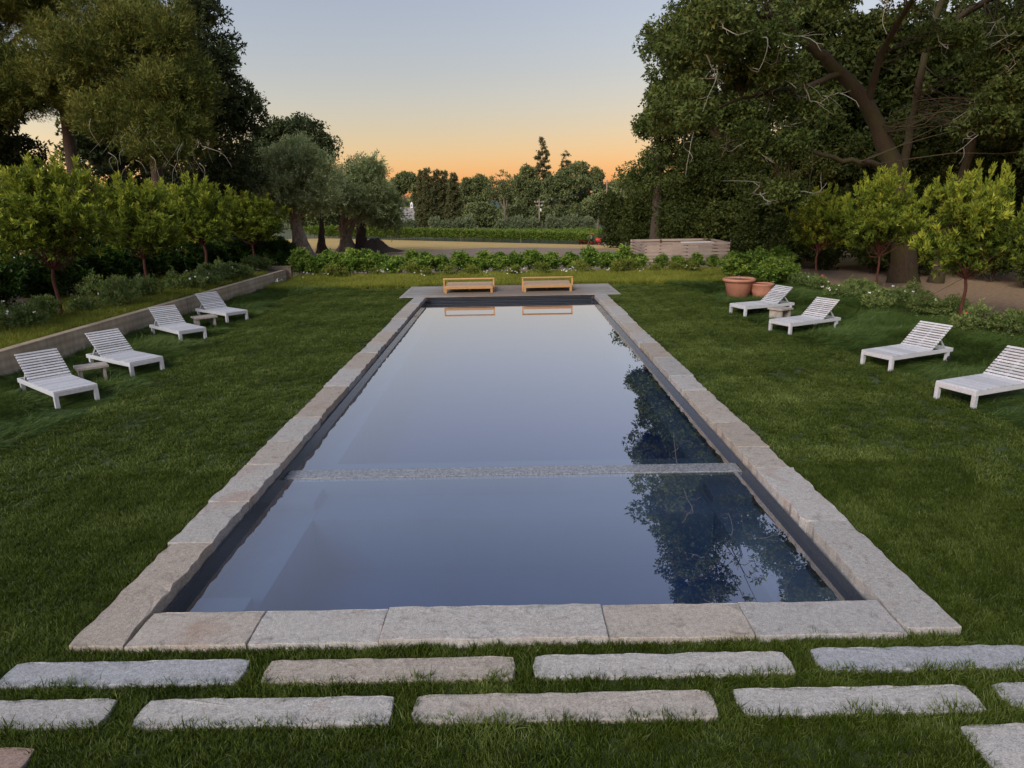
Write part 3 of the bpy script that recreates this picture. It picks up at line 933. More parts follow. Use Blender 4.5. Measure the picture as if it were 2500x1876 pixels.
# ------------------------------------------------------------------ small stake lights and guy wires on the right bed
for i, (x, y, lb) in enumerate(((13.25, 19.75, 'red capped stake light beside the nearest right tree'), (13.95, 25.6, 'small red capped stake beside the middle right tree'), (13.72, 30.2, 'small red capped stake beside the far right tree'))):
    t = thing('stake_light', lb, 'garden light', (x, y, 0), 0.4, 'red stake lights')
    MB().tube([(0, 0, 0), (0, 0, 0.30)], 0.012, 6).build('stake', M['black'], t)
    MB().lathe([(0.075, 0.0), (0.08, 0.02), (0.05, 0.055), (0.015, 0.07), (0.0, 0.07)], 12, (0, 0, 0.30)).build('cap', M['redglass'], t, True)

# ------------------------------------------------------------------ tractor and sprayer
tr = thing('tractor', 'small red vineyard tractor standing at the end of the vine rows', 'tractor', (13.0, 118.0, -3.66))
def wheel(parent, x, y, r, w):
    t = MB().lathe([(r * 0.55, -w / 2), (r * 0.95, -w / 2), (r, -w / 4), (r, w / 4), (r * 0.95, w / 2), (r * 0.55, w / 2)], 20).build('wheel', M['rubber'], parent, True)
    t.rotation_euler = (math.pi / 2, 0, 0); t.location = (x, y, r)
    q = MB().lathe([(0.0, -w * 0.4), (r * 0.3, -w * 0.42), (r * 0.56, -w * 0.3), (r * 0.56, w * 0.3), (0.0, w * 0.4)], 16).build('rim', M['red'], t, True)
for s in (-1, 1):
    wheel(tr, 0.80, s * 0.55, 0.52, 0.32)
    wheel(tr, -0.85, s * 0.5, 0.34, 0.22)
MB().box((-0.55, 0, 0.85), (1.5, 0.55, 0.5), bev=0.08).build('hood', M['red'], tr)
MB().box((0.1, 0, 0.5), (1.9, 0.4, 0.3)).build('chassis', M['black'], tr)
for s in (-1, 1):
    MB().box((0.8, s * 0.55, 1.1), (0.9, 0.36, 0.06), bev=0.02).build('fender', M['black'], tr)
MB().box((0.55, 0, 1.35), (0.95, 0.9, 0.7), bev=0.05).build('cab_glass', M['glass'], tr)
for xx in (0.1, 1.0):
    for s in (-1, 1):
        MB().box((xx, s * 0.46, 1.45), (0.06, 0.06, 1.0)).build('cab_post', M['black'], tr)
MB().box((0.45, 0, 2.0), (1.6, 1.2, 0.13), bev=0.06).build('cab_roof', M['red'], tr)
sp = thing('sprayer', 'red orchard sprayer tank hitched behind the tractor', 'sprayer', (15.05, 118.2, -3.70))
MB().lathe([(0.0, -0.5), (0.38, -0.48), (0.46, -0.3), (0.46, 0.3), (0.38, 0.48), (0.0, 0.5)], 20).build('tank', M['red'], sp, True)
sp.children[-1].rotation_euler = (0, math.pi / 2, 0); sp.children[-1].location = (0, 0, 0.92)
for s in (-1, 1): wheel(sp, 0.1, s * 0.45, 0.3, 0.18)
MB().box((0.0, 0, 0.45), (1.2, 0.5, 0.12)).build('frame', M['black'], sp)
MB().lathe([(0.0, -0.1), (0.24, -0.1), (0.26, 0), (0.24, 0.1), (0.12, 0.1), (0.1, 0.02), (0, 0.02)], 18).build('fan_housing', M['red'], sp, True)
sp.children[-1].rotation_euler = (0, math.pi / 2, 0); sp.children[-1].location = (0.62, 0, 0.85)
MB().box((-0.95, 0, 0.42), (0.8, 0.08, 0.08)).build('drawbar', M['black'], sp)
of = thing('plank_fence', 'old grey vertical plank fence beside the sprayer', 'fence', (16.2, 112.0, -3.35))
for i in range(14):
    me = MB().box((0, 0, 0), (0.26, 0.03, 1.75 + 0.05 * (i % 3))).mesh('plank', M['oldboard'])
    o = bpy.data.objects.new('plank', me); link(o, of); o.location = (-0.9 + i * 0.29, -i * 0.9, 0.87 + i * 0.02)
MB().box((1.0, -5.9, 0.5), (0.06, 13.0, 0.08), Matrix.Rotation(0.31, 4, 'Z')).build('cross_rail', M['oldboard'], of)

# ------------------------------------------------------------------ house far behind the olives
hs = thing('farm_house', 'grey roofed farm building with white cupola behind the olive trees', 'building', (-29.5, 205.0, -4.3))
hw = 9.0
MB().box((0, 0, 1.3), (hw - 0.6, 7.0, 2.6)).build('lower_wall', M['brownwall'], hs)
MB().add([(-hw / 2, -4.2, 3.08), (hw / 2, -4.2, 3.08), (hw / 2 - 0.4, -0.9, 4.62), (-hw / 2 + 0.4, -0.9, 4.62),
          (-hw / 2, -4.2, 2.96), (hw / 2, -4.2, 2.96), (hw / 2 - 0.4, -0.9, 4.5), (-hw / 2 + 0.4, -0.9, 4.5)],
         [(0, 1, 2, 3), (7, 6, 5, 4), (0, 4, 5, 1), (1, 5, 6, 2), (3, 7, 4, 0), (2, 6, 7, 3)]).build('lower_roof', M['roof'], hs)
MB().box((0, -4.26, 3.0), (hw + 0.1, 0.08, 0.2)).build('fascia', M['whitewall'], hs)
MB().box((0.2, 1.6, 4.2), (hw - 2.2, 4.8, 1.3)).build('clerestory_wall', M['whitewall'], hs)
ux = 3.55
MB().add([(-ux - .3, -1.1, 4.85), (ux, -1.1, 4.85), (ux - .5, 2.0, 7.1), (-ux - .3, 2.0, 7.1), (ux, 5.0, 4.85), (-ux - .3, 5.0, 4.85)],
         [(0, 1, 2, 3), (3, 2, 4, 5), (1, 4, 2), (0, 3, 5), (5, 4, 1, 0)]).build('upper_roof', M['roof'], hs)
cp = MB().box((1.3, 1.6, 7.4), (0.75, 0.75, 1.2)).build('cupola', M['whitewall'], hs)
MB().add([(0.88, 1.18, 8.0), (1.72, 1.18, 8.0), (1.72, 2.02, 8.0), (0.88, 2.02, 8.0), (1.3, 1.6, 8.65)], [(0, 1, 4), (1, 2, 4), (2, 3, 4), (3, 0, 4), (3, 2, 1, 0)]).build('cupola_roof', M['whitewall'], cp)
MB().box((1.3, 1.215, 7.5), (0.35, 0.02, 0.6)).build('louver', M['roof'], cp)

def utility_pole(x, y, z, h, lb, arm=True):
    t = thing('utility_pole', lb, 'utility pole', (x, y, z), 0, 'utility poles')
    MB().tube([(0, 0, 0), (0.0, 0, h)], [0.17, 0.12], 8).build('pole', M['pole'], t)
    if arm:
        for dz, w in ((0.7, 2.2), (1.5, 1.6)):
            MB().box((0, -0.13, h - dz), (w, 0.1, 0.12)).build('crossarm', M['pole'], t)
            for k in (-0.45, -0.15, 0.3, 0.45):
                MB().lathe([(0.06, 0), (0.07, 0.1), (0.03, 0.2), (0, 0.2)], 8, (k * w, -0.13, h - dz + 0.06)).build('insulator', M['ceramic'], t)
        MB().lathe([(0, 0), (0.2, 0), (0.2, 0.6), (0, 0.6)], 10, (0.35, -0.2, h - 2.7)).build('transformer', M['ceramic'], t)
    return t
utility_pole(6.96, 160, -3.8, 8.1, 'weathered utility pole with crossarms among the far trees')
utility_pole(19.4, 140, -3.4, 11.0, 'tall bare utility pole top rising over the right bushes', False)
wires = thing('power_line', 'thin sagging power wires between the far utility poles', 'wire')
for k in range(3):
    P0 = Vector((6.96 + (-1, 0.3, 1)[k] * 0.9, 159.9, 3.75)); P1 = Vector((19.4 + (-1, 0.3, 1)[k] * 0.9, 139.9, 7.5))
    pts = []
    for i in range(13):
        t = i / 12
        q = P0.lerp(P1, t); q.z -= 0.8 * 4 * t * (1 - t)
        pts.append(q)
    MB().tube(pts, 0.012, 4).build('wire', M['rail'], wires)

# ================================================================== plants
def spline(pts, n):
    """Catmull-Rom through pts, n samples"""
    P = [np.array(p, float) for p in pts]
    P = [2 * P[0] - P[1]] + P + [2 * P[-1] - P[-2]]
    out = []
    segs = len(P) - 3
    for i in range(n):
        u = i / (n - 1) * segs
        k = min(int(u), segs - 1); t = u - k
        p0, p1, p2, p3 = P[k:k + 4]
        out.append(0.5 * ((2 * p1) + (-p0 + p2) * t + (2 * p0 - 5 * p1 + 4 * p2 - p3) * t * t + (-p0 + 3 * p1 - 3 * p2 + p3) * t ** 3))
    return np.array(out)

class Wood:
    """round limbs gathered into one part"""
    def __init__(s): s.V, s.F, s.n = [], [], 0
    def limb(s, pts, r0, r1, n=8, k=None, flute=0.0, flare=0.0, seed=0, wob=0.0, nf=5):
        k = k or max(4, 3 * len(pts))
        P = spline(pts, k)
        if wob:
            rg = rng_(seed)
            ww = rg.normal(size=P.shape) * wob
            ww[0] = 0
            P = P + ww
        T = np.gradient(P, axis=0); T = nrm(T)
        ref = np.array([0.3, 0.94, 0.12])
        A = nrm(np.cross(T, ref)); B = np.cross(T, A)
        t = np.linspace(0, 1, k)
        rad = r0 + (r1 - r0) * t ** 0.8
        rad = rad * (1 + flare * np.exp(-t * 7))
        an = np.linspace(0, 2 * math.pi, n, endpoint=False)
        RR = rad[:, None] * (1 + flute * (np.sin(an[None] * nf + t[:, None] * 4 + seed) + 0.6 * np.sin(an[None] * (nf - 2) - t[:, None] * 3 + seed * 2)) * (0.4 + np.exp(-t * 3))[:, None])
        V = P[:, None] + (A[:, None] * np.cos(an)[None, :, None] + B[:, None] * np.sin(an)[None, :, None]) * RR[..., None]
        F = []
        for i in range(k - 1):
            for j in range(n):
                F.append((i * n + j, i * n + (j + 1) % n, (i + 1) * n + (j + 1) % n, (i + 1) * n + j))
        s.V.append(V.reshape(-1, 3)); s.F.append(np.array(F) + s.n); s.n += k * n
        return P
    def build(s, name, mt, parent):
        o = np_obj(name, np.concatenate(s.V), np.concatenate(s.F), mt, parent)
        o.data.polygons.foreach_set('use_smooth', [True] * len(o.data.polygons))
        return o

def plume_leaves(rg, B, A, ln, rad, n, L, W, along, radial, rnd, tint, tip=0.0, up=0.0):
    """n leaves round each of the N little shoots; returns V, tint"""
    N = len(B)
    t = rg.random((N, n))
    Rd = rg.normal(size=(N, n, 3))
    Rd -= (Rd * A[:, None]).sum(-1, keepdims=True) * A[:, None]
    Rd = nrm(Rd)
    rr = np.sqrt(rg.random((N, n))) * rad * (1 - 0.55 * t)
    P = B[:, None] + A[:, None] * (t * np.asarray(ln).reshape(-1, 1))[..., None] + Rd * rr[..., None]
    D = A[:, None] * along + Rd * radial + rg.normal(size=(N, n, 3)) * rnd
    D[..., 2] += up
    D = nrm(D)
    S = nrm(np.cross(D, rg.normal(size=(N, n, 3))))
    l = L * (0.65 + 0.7 * rg.random((N, n)))[..., None]; w = W * (0.7 + 0.6 * rg.random((N, n)))[..., None]
    V = np.stack([P + S * w * 0.5 + D * l * 0.2, P + D * l, P - S * w * 0.5], 2)
    tt = np.asarray(tint).reshape(-1, 1) + tip * (t - 0.5) + rg.normal(size=(N, n)) * 0.10
    return V.reshape(-1, 3), np.repeat(np.clip(tt.ravel(), 0, 1), 3)

def leaf_obj(name, parts, mt, parent):
    V = np.concatenate([p[0] for p in parts]); t = np.concatenate([p[1] for p in parts])
    F = np.arange(len(V)).reshape(-1, 3)
    return np_obj(name, V, F, mt, parent, {'tint': t})

def sub_blobs(rg, blobs, k, f, inner=0.55):
    """break big crown volumes into clumps sitting on their shells"""
    out = []
    for (c, r) in blobs:
        c = np.array(c, float); r = np.array(r, float)
        rm = float(np.prod(r)) ** (1 / 3)
        kk = max(3, int(round(k)))
        for i in range(kk):
            u = nrm(rg.normal(size=3))
            if u[2] < -0.4: u[2] *= 0.5
            q = inner + (1 - inner) * rg.random() ** 0.6
            rr = rm * f * (0.65 + 0.7 * rg.random())
            out.append((c + u * np.maximum(r - rr * 0.6, r * 0.3) * q, np.array([rr, rr, rr * 0.75])))
    return out

def shoots(rg, blobs, dens, out_w, up_w, rnd, shell=0.5, lump=0.2, hole=-2.0, hs=1.0):
    """points and axes of shoots over the blobs; dens = shoots per square metre of shell"""
    Bs, As, Ts = [], [], []
    for bi, (c, r) in enumerate(blobs):
        c = np.asarray(c, float); r = np.asarray(r, float)
        area = 4 * math.pi * ((r[0] * r[1]) ** 1.6 / 3 + (r[0] * r[2]) ** 1.6 / 3 + (r[1] * r[2]) ** 1.6 / 3) ** (1 / 1.6)
        n = max(4, int(area * dens))
        u = nrm(rg.normal(size=(n, 3)))
        q = 1 - shell * rg.random(n) ** 1.4
        q = q * (1 + lump * nz(u, 3.0, bi * 1.3 + 0.7))
        P = c + u * r * q[:, None]
        keep = nz(P, hs, 3.1) > hole
        P, u = P[keep], u[keep]
        nn = len(P)
        A = nrm(u * out_w + np.array([0, 0, up_w]) + rg.normal(size=(nn, 3)) * rnd)
        Bs.append(P); As.append(A); Ts.append(np.full(nn, rg.normal() * 0.13) + rg.normal(size=nn) * 0.08)
    return np.concatenate(Bs), np.concatenate(As), np.concatenate(Ts)

def twig_to(wood, rg, a, b, r0, r1, n=4, sag=0.1):
    a = np.array(a, float); b = np.array(b, float)
    L = np.linalg.norm(b - a)
    m1 = a + (b - a) * 0.35 + rg.normal(size=3) * L * 0.09 + np.array([0, 0, L * sag])
    m2 = a + (b - a) * 0.7 + rg.normal(size=3) * L * 0.09 + np.array([0, 0, L * sag * 0.6])
    wood.limb([a, m1, m2, b], r0, r1, n, 7)

def place(root, loc, rz=0.0, sc_=1.0):
    root.location = loc; root.rotation_euler = (0, 0, rz)
    root.scale = (sc_, sc_, sc_) if not hasattr(sc_, '__len__') else sc_

def local(blobs, base):
    return [((np.array(c, float) - np.array(base)), np.array(r, float)) for c, r in blobs]

def big_tree(name, label, base, trunk, blobs, mt, bark, seed, cat='tree', group=None, k=8, f=0.45, dens=5.0, nleaf=14, L=0.14, W=0.08,
             ln=0.35, rad=0.22, along=0.4, radial=1.0, rnd=0.5, out_w=1.0, up_w=0.3, arnd=0.4, tint=0.45, tip=0.15, up=0.0, hole=-2.0, hs=1.0,
             tr0=0.35, tr1=0.15, twigs=True, flare=0.5, flute=0.05, shell=0.6, limbs=True, nbr=10, extra=None, twigr=0.03):
    """trunk = world points; blobs = world (centre, radii)"""
    rg = rng_(seed)
    root = thing(name, label, cat, base, 0, group)
    wd = Wood()
    tp = [np.array(p, float) - np.array(base) for p in trunk]
    P = wd.limb(tp, tr0, tr1, nbr, None, flute, flare, seed, 0.02)
    wd.build('trunk', bark, root)
    bl = local(blobs, base)
    sb = sub_blobs(rg, bl, k, f) + [(c, r * 0.62) for c, r in bl]
    wd2 = Wood()
    if limbs:
        for c, r in bl:
            i = rg.integers(int(len(P) * 0.55), len(P))
            twig_to(wd2, rg, P[i], c - np.array([0, 0, r[2] * 0.3]), tr1 * 0.75, tr1 * 0.25, 6)
        if twigs:
            for c, r in sb:
                j = int(np.argmin([np.linalg.norm(c - q[0]) for q in bl]))
                twig_to(wd2, rg, bl[j][0] - np.array([0, 0, bl[j][1][2] * 0.3]), c, twigr * 1.6, twigr * 0.4, 4)
        wd2.build('branches', bark, root)
    B, A, Tn = shoots(rg, sb, dens, out_w, up_w, arnd, shell, 0.22, hole, hs)
    lens = ln * (0.6 + 0.8 * rg.random(len(B)))
    leaf_obj('crown', [plume_leaves(rg, B, A, lens, rad, nleaf, L, W, along, radial, rnd, tint + Tn, tip, up)], mt, root)
    return root, sb

# ------------------------------------------------------------------ right oaks
oak_base = (16.95, 29.6, 0.0)
def main_oak():
    rg = rng_(11)
    root = thing('oak_tree', 'tall mossy oak with leaning limb overhanging the right lawn', 'tree', oak_base, 0, 'oaks on the right')
    bs = np.array(oak_base)
    tr = Wood()
    tr.limb([(16.95, 29.6, -0.1), (16.82, 29.6, 1.2), (16.61, 29.6, 2.57), (16.18, 29.55, 4.2)] - bs, 0.50, 0.43, 14, 14, 0.05, 0.45, 3, 0.01)
    tr.build('trunk', M['oakbark'], root)
    lb = Wood()
    l1 = lb.limb([(16.25, 29.58, 3.95), (15.32, 29.3, 5.71), (14.12, 28.9, 7.25), (12.51, 28.4, 8.53), (11.22, 28.0, 9.25), (9.4, 26.9, 9.9), (7.2, 25.6, 9.7)] - bs, 0.42, 0.08, 12, 30, 0.05, 0, 5, 0.03)
    l2 = lb.limb([(16.35, 29.75, 3.8), (16.9, 30.3, 7), (17.2, 30.3, 10), (17.6, 29.6, 13.0)] - bs, 0.19, 0.10, 10, 16, 0.05, 0, 6, 0.03)
    l3 = lb.limb([(16.05, 29.4, 4.2), (14.6, 28.6, 4.9), (12.8, 27.9, 5.1), (10.9, 27.2, 5.5), (9.4, 26.6, 5.2)] - bs, 0.15, 0.045, 8, 18, 0.04, 0, 7, 0.04)
    l4 = lb.limb([(17.18, 30.3, 9.7), (18.6, 28.0, 11.0), (20.8, 26, 11.2), (22.5, 25, 10.2)] - bs, 0.15, 0.05, 8, 14, 0.05, 0, 8, 0.03)
    l5 = lb.limb([(14.2, 28.92, 7.15), (13.9, 27.4, 8.9), (13.6, 24.8, 10.2), (13.2, 22.3, 10.6)] - bs, 0.17, 0.05, 8, 14, 0.05, 0, 9, 0.03)
    l6 = lb.limb([(12.9, 28.52, 8.25), (11.2, 27.6, 7.7), (9.0, 26.8, 7.2), (6.7, 26.2, 6.6)] - bs, 0.13, 0.035, 8, 16, 0.05, 0, 10, 0.05)
    allp = np.concatenate([l1[6:], l2[5:], l3[4:], l4[3:], l5[3:], l6[3:]])
    blobs = [((7.4, 25.3, 8.9), (2.7, 3.4, 1.9)), ((6.3, 26.0, 6.7), (1.5, 2.4, 1.2)), ((10.2, 26.2, 10.9), (3.6, 4.0, 2.2)), ((13.4, 24.0, 11.2), (3.8, 3.8, 1.9)),
             ((18.5, 25.5, 11.6), (4.4, 4.0, 2.3)), ((21.5, 25.2, 8.6), (3.8, 3.4, 2.6)), ((9.6, 26.7, 5.5), (1.9, 1.8, 0.7)), ((10.6, 27.0, 7.0), (1.6, 1.6, 0.8)),
             ((18.6, 26.2, 7.0), (2.2, 1.8, 1.5)), ((20.6, 25.0, 5.2), (2.4, 2.0, 1.5)), ((10.6, 27.2, 3.9), (1.5, 1.3, 0.6)),
             ((19.2, 26.0, 9.4), (2.0, 1.8, 1.3)), ((18.4, 27.4, 8.2), (1.5, 1.3, 1.1)), ((16.4, 27.4, 9.3), (1.7, 1.4, 0.9)), ((18.0, 27.0, 6.2), (1.3, 1.2, 0.9)), ((9.0, 26.6, 7.9), (1.8, 1.8, 0.9)), ((8.2, 24.6, 11.2), (2.4, 2.6, 1.6))]
    bl = local(blobs, oak_base)
    sb = sub_blobs(rg, bl, 15, 0.34, 0.35)
    for c, r in sb:
        q = allp[np.argmin(np.linalg.norm(allp - c, axis=1) + rg.random(len(allp)) * 1.3)]
        twig_to(lb, rg, q, c, 0.027, 0.009, 5, 0.05)
    lb.build('limbs', M['oakbark'], root)
    for i in range(72):
        dead = Wood()
        c, r = sb[rg.integers(len(sb))]
        a = c + rg.normal(size=3) * r * 0.6
        d = nrm(np.array([rg.normal() - 0.3, -0.9 + rg.normal() * 0.3, rg.normal() * 0.7 - 0.25]))
        L = 0.9 + rg.random() * 1.5
        e = a + d * L
        mdl = a + d * L * 0.5 + rg.normal(size=3) * 0.28
        P = dead.limb([a, a + d * L * 0.25 + rg.normal(size=3) * 0.12, mdl, e], 0.028, 0.008, 5, 10, 0, 0, i, 0.02)
        for q in range(3):
            s0 = P[rg.integers(3, 9)]
            e2 = s0 + nrm(d + rg.normal(size=3) * 0.9) * (0.3 + rg.random() * 0.5)
            dead.limb([s0, (s0 + e2) / 2 + rg.normal(size=3) * 0.06, e2], 0.011, 0.004, 4, 5)
        dead.build('dead_branch', M['lichen'], root)
    B, A, Tn = shoots(rg, sb, 11.0, 1.0, 0.25, 0.5, 0.75, 0.3, -0.38, 1.6)
    hi = B[:, 2] > 9.4
    kp = ~hi | ((nz(B, 1.25, 5.0) > -0.02) & (rg.random(len(B)) < 0.8))
    B, A, Tn = B[kp], A[kp], Tn[kp]
    leaf_obj('crown', [plume_leaves(rg, B, A, 0.22 * (0.6 + rg.random(len(B))), 0.20, 13, 0.15, 0.10, 0.35, 1.0, 0.6, 0.42 + Tn, 0.12)], M['oak'], root)
    return root
main_oak()

big_tree('oak_tree', 'slim lichen grey oak trunk just right of the mossy oak', (18.15, 29.3, 0), [(18.15, 29.3, -0.1), (18.4, 29.3, 2.5), (18.9, 29.4, 5.5), (19.3, 29.6, 9)],
         [((20.5, 29, 10), (4, 3.5, 3)), ((22.5, 29.5, 6), (3, 2.5, 2.4))], M['oak'], M['oakbark'], 21, group='oaks on the right', k=12, f=0.4, dens=6, nleaf=12, L=0.12, W=0.07, tr0=0.24, tr1=0.14, tint=0.35, twigr=0.014)

big_tree('oak_tree', 'big dark oak farther back whose crown meets the open sky', (14.5, 47.5, 0), [(14.5, 47.5, -0.1), (14.3, 47.4, 3), (13.8, 47, 6.5), (13.4, 46.6, 10)],
         [((10.9, 46, 10.2), (2.7, 2.8, 2.6)), ((9.7, 46, 8.2), (1.7, 2, 1.4)), ((13.4, 46, 13.6), (3.8, 3.4, 2.8)), ((10.6, 46, 13.2), (2.4, 2.4, 2.0)), ((16.2, 47, 9.4), (3.5, 3, 3)), ((17.8, 47, 15.2), (4, 3.4, 3)), ((14.0, 46, 17), (3.4, 3, 1.8))],
         M['oak'], M['oakbark'], 22, group='oaks on the right', k=15, f=0.36, dens=5.5, nleaf=14, L=0.20, W=0.13, ln=0.3, rad=0.25, tr0=0.5, tr1=0.25, tint=0.38, hole=-0.95, twigr=0.04)
# the dark wood behind: each tree is its own
def dense(name, label, x, y, h, w, seed, mt='bay', low=0.0, tint=0.35, L=0.20, W=0.13, dens=6.5, nleaf=14, group='dense evergreens on the right', k=14, bark='bark', wy=None, f=0.36, hole=-2.0):
    wy = wy or w
    bl = [((x, y, low + (h - low) * 0.32), (w * 0.95, wy * 0.9, (h - low) * 0.34)), ((x + w * 0.15, y, low + (h - low) * 0.66), (w * 0.8, wy * 0.75, (h - low) * 0.33))]
    z0 = float(terrain(x, y))
    return big_tree(name, label, (x, y, z0), [(x, y, z0 - 0.1), (x + 0.1, y, low + (h - low) * 0.3), (x - 0.1, y + 0.1, low + (h - low) * 0.6)], bl, M[mt], M[bark], seed,
                    group=group, k=k, f=f, dens=dens, nleaf=nleaf, L=L, W=W, ln=0.35, rad=0.28, tr0=0.05 * h, tr1=0.025 * h, tint=tint, flare=0.3, hole=hole)
dense('bay_tree', 'dense dark bay tree right behind the slat enclosure', 12.6, 44.5, 7.6, 3.6, 31, L=0.17)
dense('bay_tree', 'broad brown green evergreen left of the slat enclosure', 11.0, 56.0, 5.2, 3.0, 32, low=-0.4, tint=0.42)
dense('bay_tree', 'low dark evergreen bush beside the dry field track', 10.3, 64.0, 5.2, 2.6, 33, low=-0.9, tint=0.4)
dense('live_oak', 'light green oak rising behind the dark evergreen bushes', 11.8, 62.0, 8.6, 2.7, 34, mt='faroak', low=2.5, tint=0.45, dens=3.2, hole=-0.5)
dense('bay_tree', 'tall dark evergreen behind the potted lawn corner', 16.2, 40.0, 8.5, 3.8, 35, tint=0.3)
dense('bay_tree', 'dark evergreen filling the shade behind the far right tree', 19.0, 35.5, 8.0, 3.8, 36, tint=0.25)
dense('bay_tree', 'deep shaded evergreen behind the mossy oak trunk', 21.5, 32.5, 9.0, 3.6, 37, tint=0.25, L=0.15)
dense('bay_tree', 'deep shaded evergreen at the right frame edge', 23.6, 27.6, 8.5, 3.4, 38, tint=0.28, L=0.14)
dense('bay_tree', 'tall evergreen behind the oak canopy', 19.5, 45, 14.5, 6.0, 39, low=0.0, tint=0.25, L=0.30, W=0.20, dens=3.2)
dense('bay_tree', 'tall evergreen behind the oak canopy near the right edge', 29, 38, 15.5, 7.0, 40, low=0.0, tint=0.25, L=0.30, W=0.20, dens=3.2)
dense('bay_tree', 'tall evergreen showing between the oak limbs', 25.5, 45, 17, 6.5, 42, tint=0.25, L=0.32, W=0.22, dens=3.2)
dense('bay_tree', 'tall evergreen left of the oak limbs', 14.6, 52, 11.5, 4.5, 43, tint=0.28, L=0.28, W=0.19, dens=3.6)
dense('live_oak', 'grey green oak whose crown hangs behind the slat enclosure', 9.9, 47.5, 8.2, 2.6, 41, mt='oak', low=3.6, tint=0.42, dens=4.0, hole=-0.6, L=0.14)
# leafy understorey at the foot of the wood
def shrub_mesh(seed, blobs, mt, dens, nleaf, L, W, ln, rad, along, radial, rnd, out_w, up_w, tint, tip, k=0, f=0.4, arnd=0.35, shell=0.6, up=0.0):
    rg = rng_(seed)
    bl = [(np.array(c, float), np.array(r, float)) for c, r in blobs]
    sb = (sub_blobs(rg, bl, k, f) + [(c, r * 0.7) for c, r in bl]) if k else bl
    B, A, Tn = shoots(rg, sb, dens, out_w, up_w, arnd, shell, 0.25)
    ok = B[:, 2] > 0.02
    B, A, Tn = B[ok], A[ok], Tn[ok]
    V, t = plume_leaves(rg, B, A, ln * (0.6 + 0.8 * rg.random(len(B))), rad, nleaf, L, W, along, radial, rnd, tint + Tn, tip, up)
    return np_mesh('foliage', V, np.arange(len(V)).reshape(-1, 3), M[mt], {'tint': t})

def stems_mesh(seed, n, h, spread, r=0.012, mt='bark'):
    rg = rng_(seed); w = Wood()
    for i in range(n):
        a = rg.normal(size=3) * 0.05; a[2] = -0.03
        e = np.array([rg.normal() * spread, rg.normal() * spread, h * (0.6 + 0.4 * rg.random())])
        w.limb([a, (a + e) / 2 + rg.normal(size=3) * 0.05, e], r, r * 0.4, 5, 6)
    return np_mesh('stems', np.concatenate(w.V), np.concatenate(w.F), M[mt])

def shrub(name, label, cat, fol, stm, loc, rz, s, group, blossom=None):
    t = thing(name, label, cat, loc, rz, group)
    t.scale = (s, s, s) if not hasattr(s, '__len__') else s
    link(bpy.data.objects.new('foliage', fol), t)
    if stm: link(bpy.data.objects.new('stems', stm), t)
    if blossom: link(bpy.data.objects.new('blossoms', blossom), t)
    return t

ORD = ['first', 'second', 'third', 'fourth', 'fifth', 'sixth', 'seventh', 'eighth', 'ninth', 'tenth', 'eleventh', 'twelfth', 'thirteenth', 'fourteenth', 'fifteenth', 'sixteenth', 'seventeenth',
       'eighteenth', 'nineteenth', 'twentieth', 'twenty-first', 'twenty-second', 'twenty-third', 'twenty-fourth', 'twenty-fifth', 'twenty-sixth', 'twenty-seventh', 'twenty-eighth', 'twenty-ninth', 'thirtieth', 'thirty-first', 'thirty-second']

under = [shrub_mesh(500 + i, [((0, 0, 1.0), (1.1, 1.0, 1.0)), ((0.2, 0.1, 1.7), (0.8, 0.8, 0.8))], 'bay', 10, 18, 0.14, 0.085, 0.3, 0.22, 0.4, 1, 0.5, 1, 0.25, 0.34, 0.12, 8, 0.42) for i in range(2)]
ust = stems_mesh(510, 7, 1.5, 0.35, 0.03)
rgu = random.Random(5)
us = [(14.6, 36.6), (16.2, 35.4), (17.6, 33.6), (18.6, 31.9), (20.6, 29.4), (21.2, 26.6), (20.9, 24.2), (20.4, 21.8), (13.2, 38.4), (22.4, 22.8)]
for i, (x, y) in enumerate(us):
    shrub('understorey_shrub', f'{ORD[i]} dark understorey shrub at the foot of the right wood', 'shrub', under[i % 2], ust, (x, y, 0), rgu.uniform(0, 6), (1.15, 1.15, rgu.uniform(0.85, 1.35)), 'understorey shrubs on the right')

# ------------------------------------------------------------------ left conifers and oak
PK = dict(nleaf=25, L=0.21, W=0.042, ln=0.60, rad=0.19, along=1.0, radial=0.75, rnd=0.28, out_w=0.75, up_w=0.75, arnd=0.28, tip=0.5, hole=-0.8)
big_tree('pine_tree', 'broad yellow green pine with thick trunk on the far left', (-24.1, 40, 0.4), [(-24.1, 40, 0.3), (-24.2, 40, 5), (-24.0, 40, 10), (-23.8, 40, 15)],
         [((-27.5, 39, 9.8), (3.6, 3, 2.6)), ((-23.5, 38.6, 10.2), (3.4, 2.8, 2.8)), ((-29, 39.5, 14), (4, 3, 3.4)), ((-24, 38.8, 14.6), (4.2, 3, 3.2)), ((-20.6, 38.6, 8.6), (1.9, 2, 1.5)), ((-32, 40, 9.5), (3.5, 3, 2.6)), ((-20.0, 39.4, 13.0), (2.6, 2.4, 2.4))],
         M['pine'], M['bark'], 61, group='pines on the left', k=28, f=0.28, dens=8.0, tint=0.48, tr0=0.42, tr1=0.18, nbr=12, **PK)
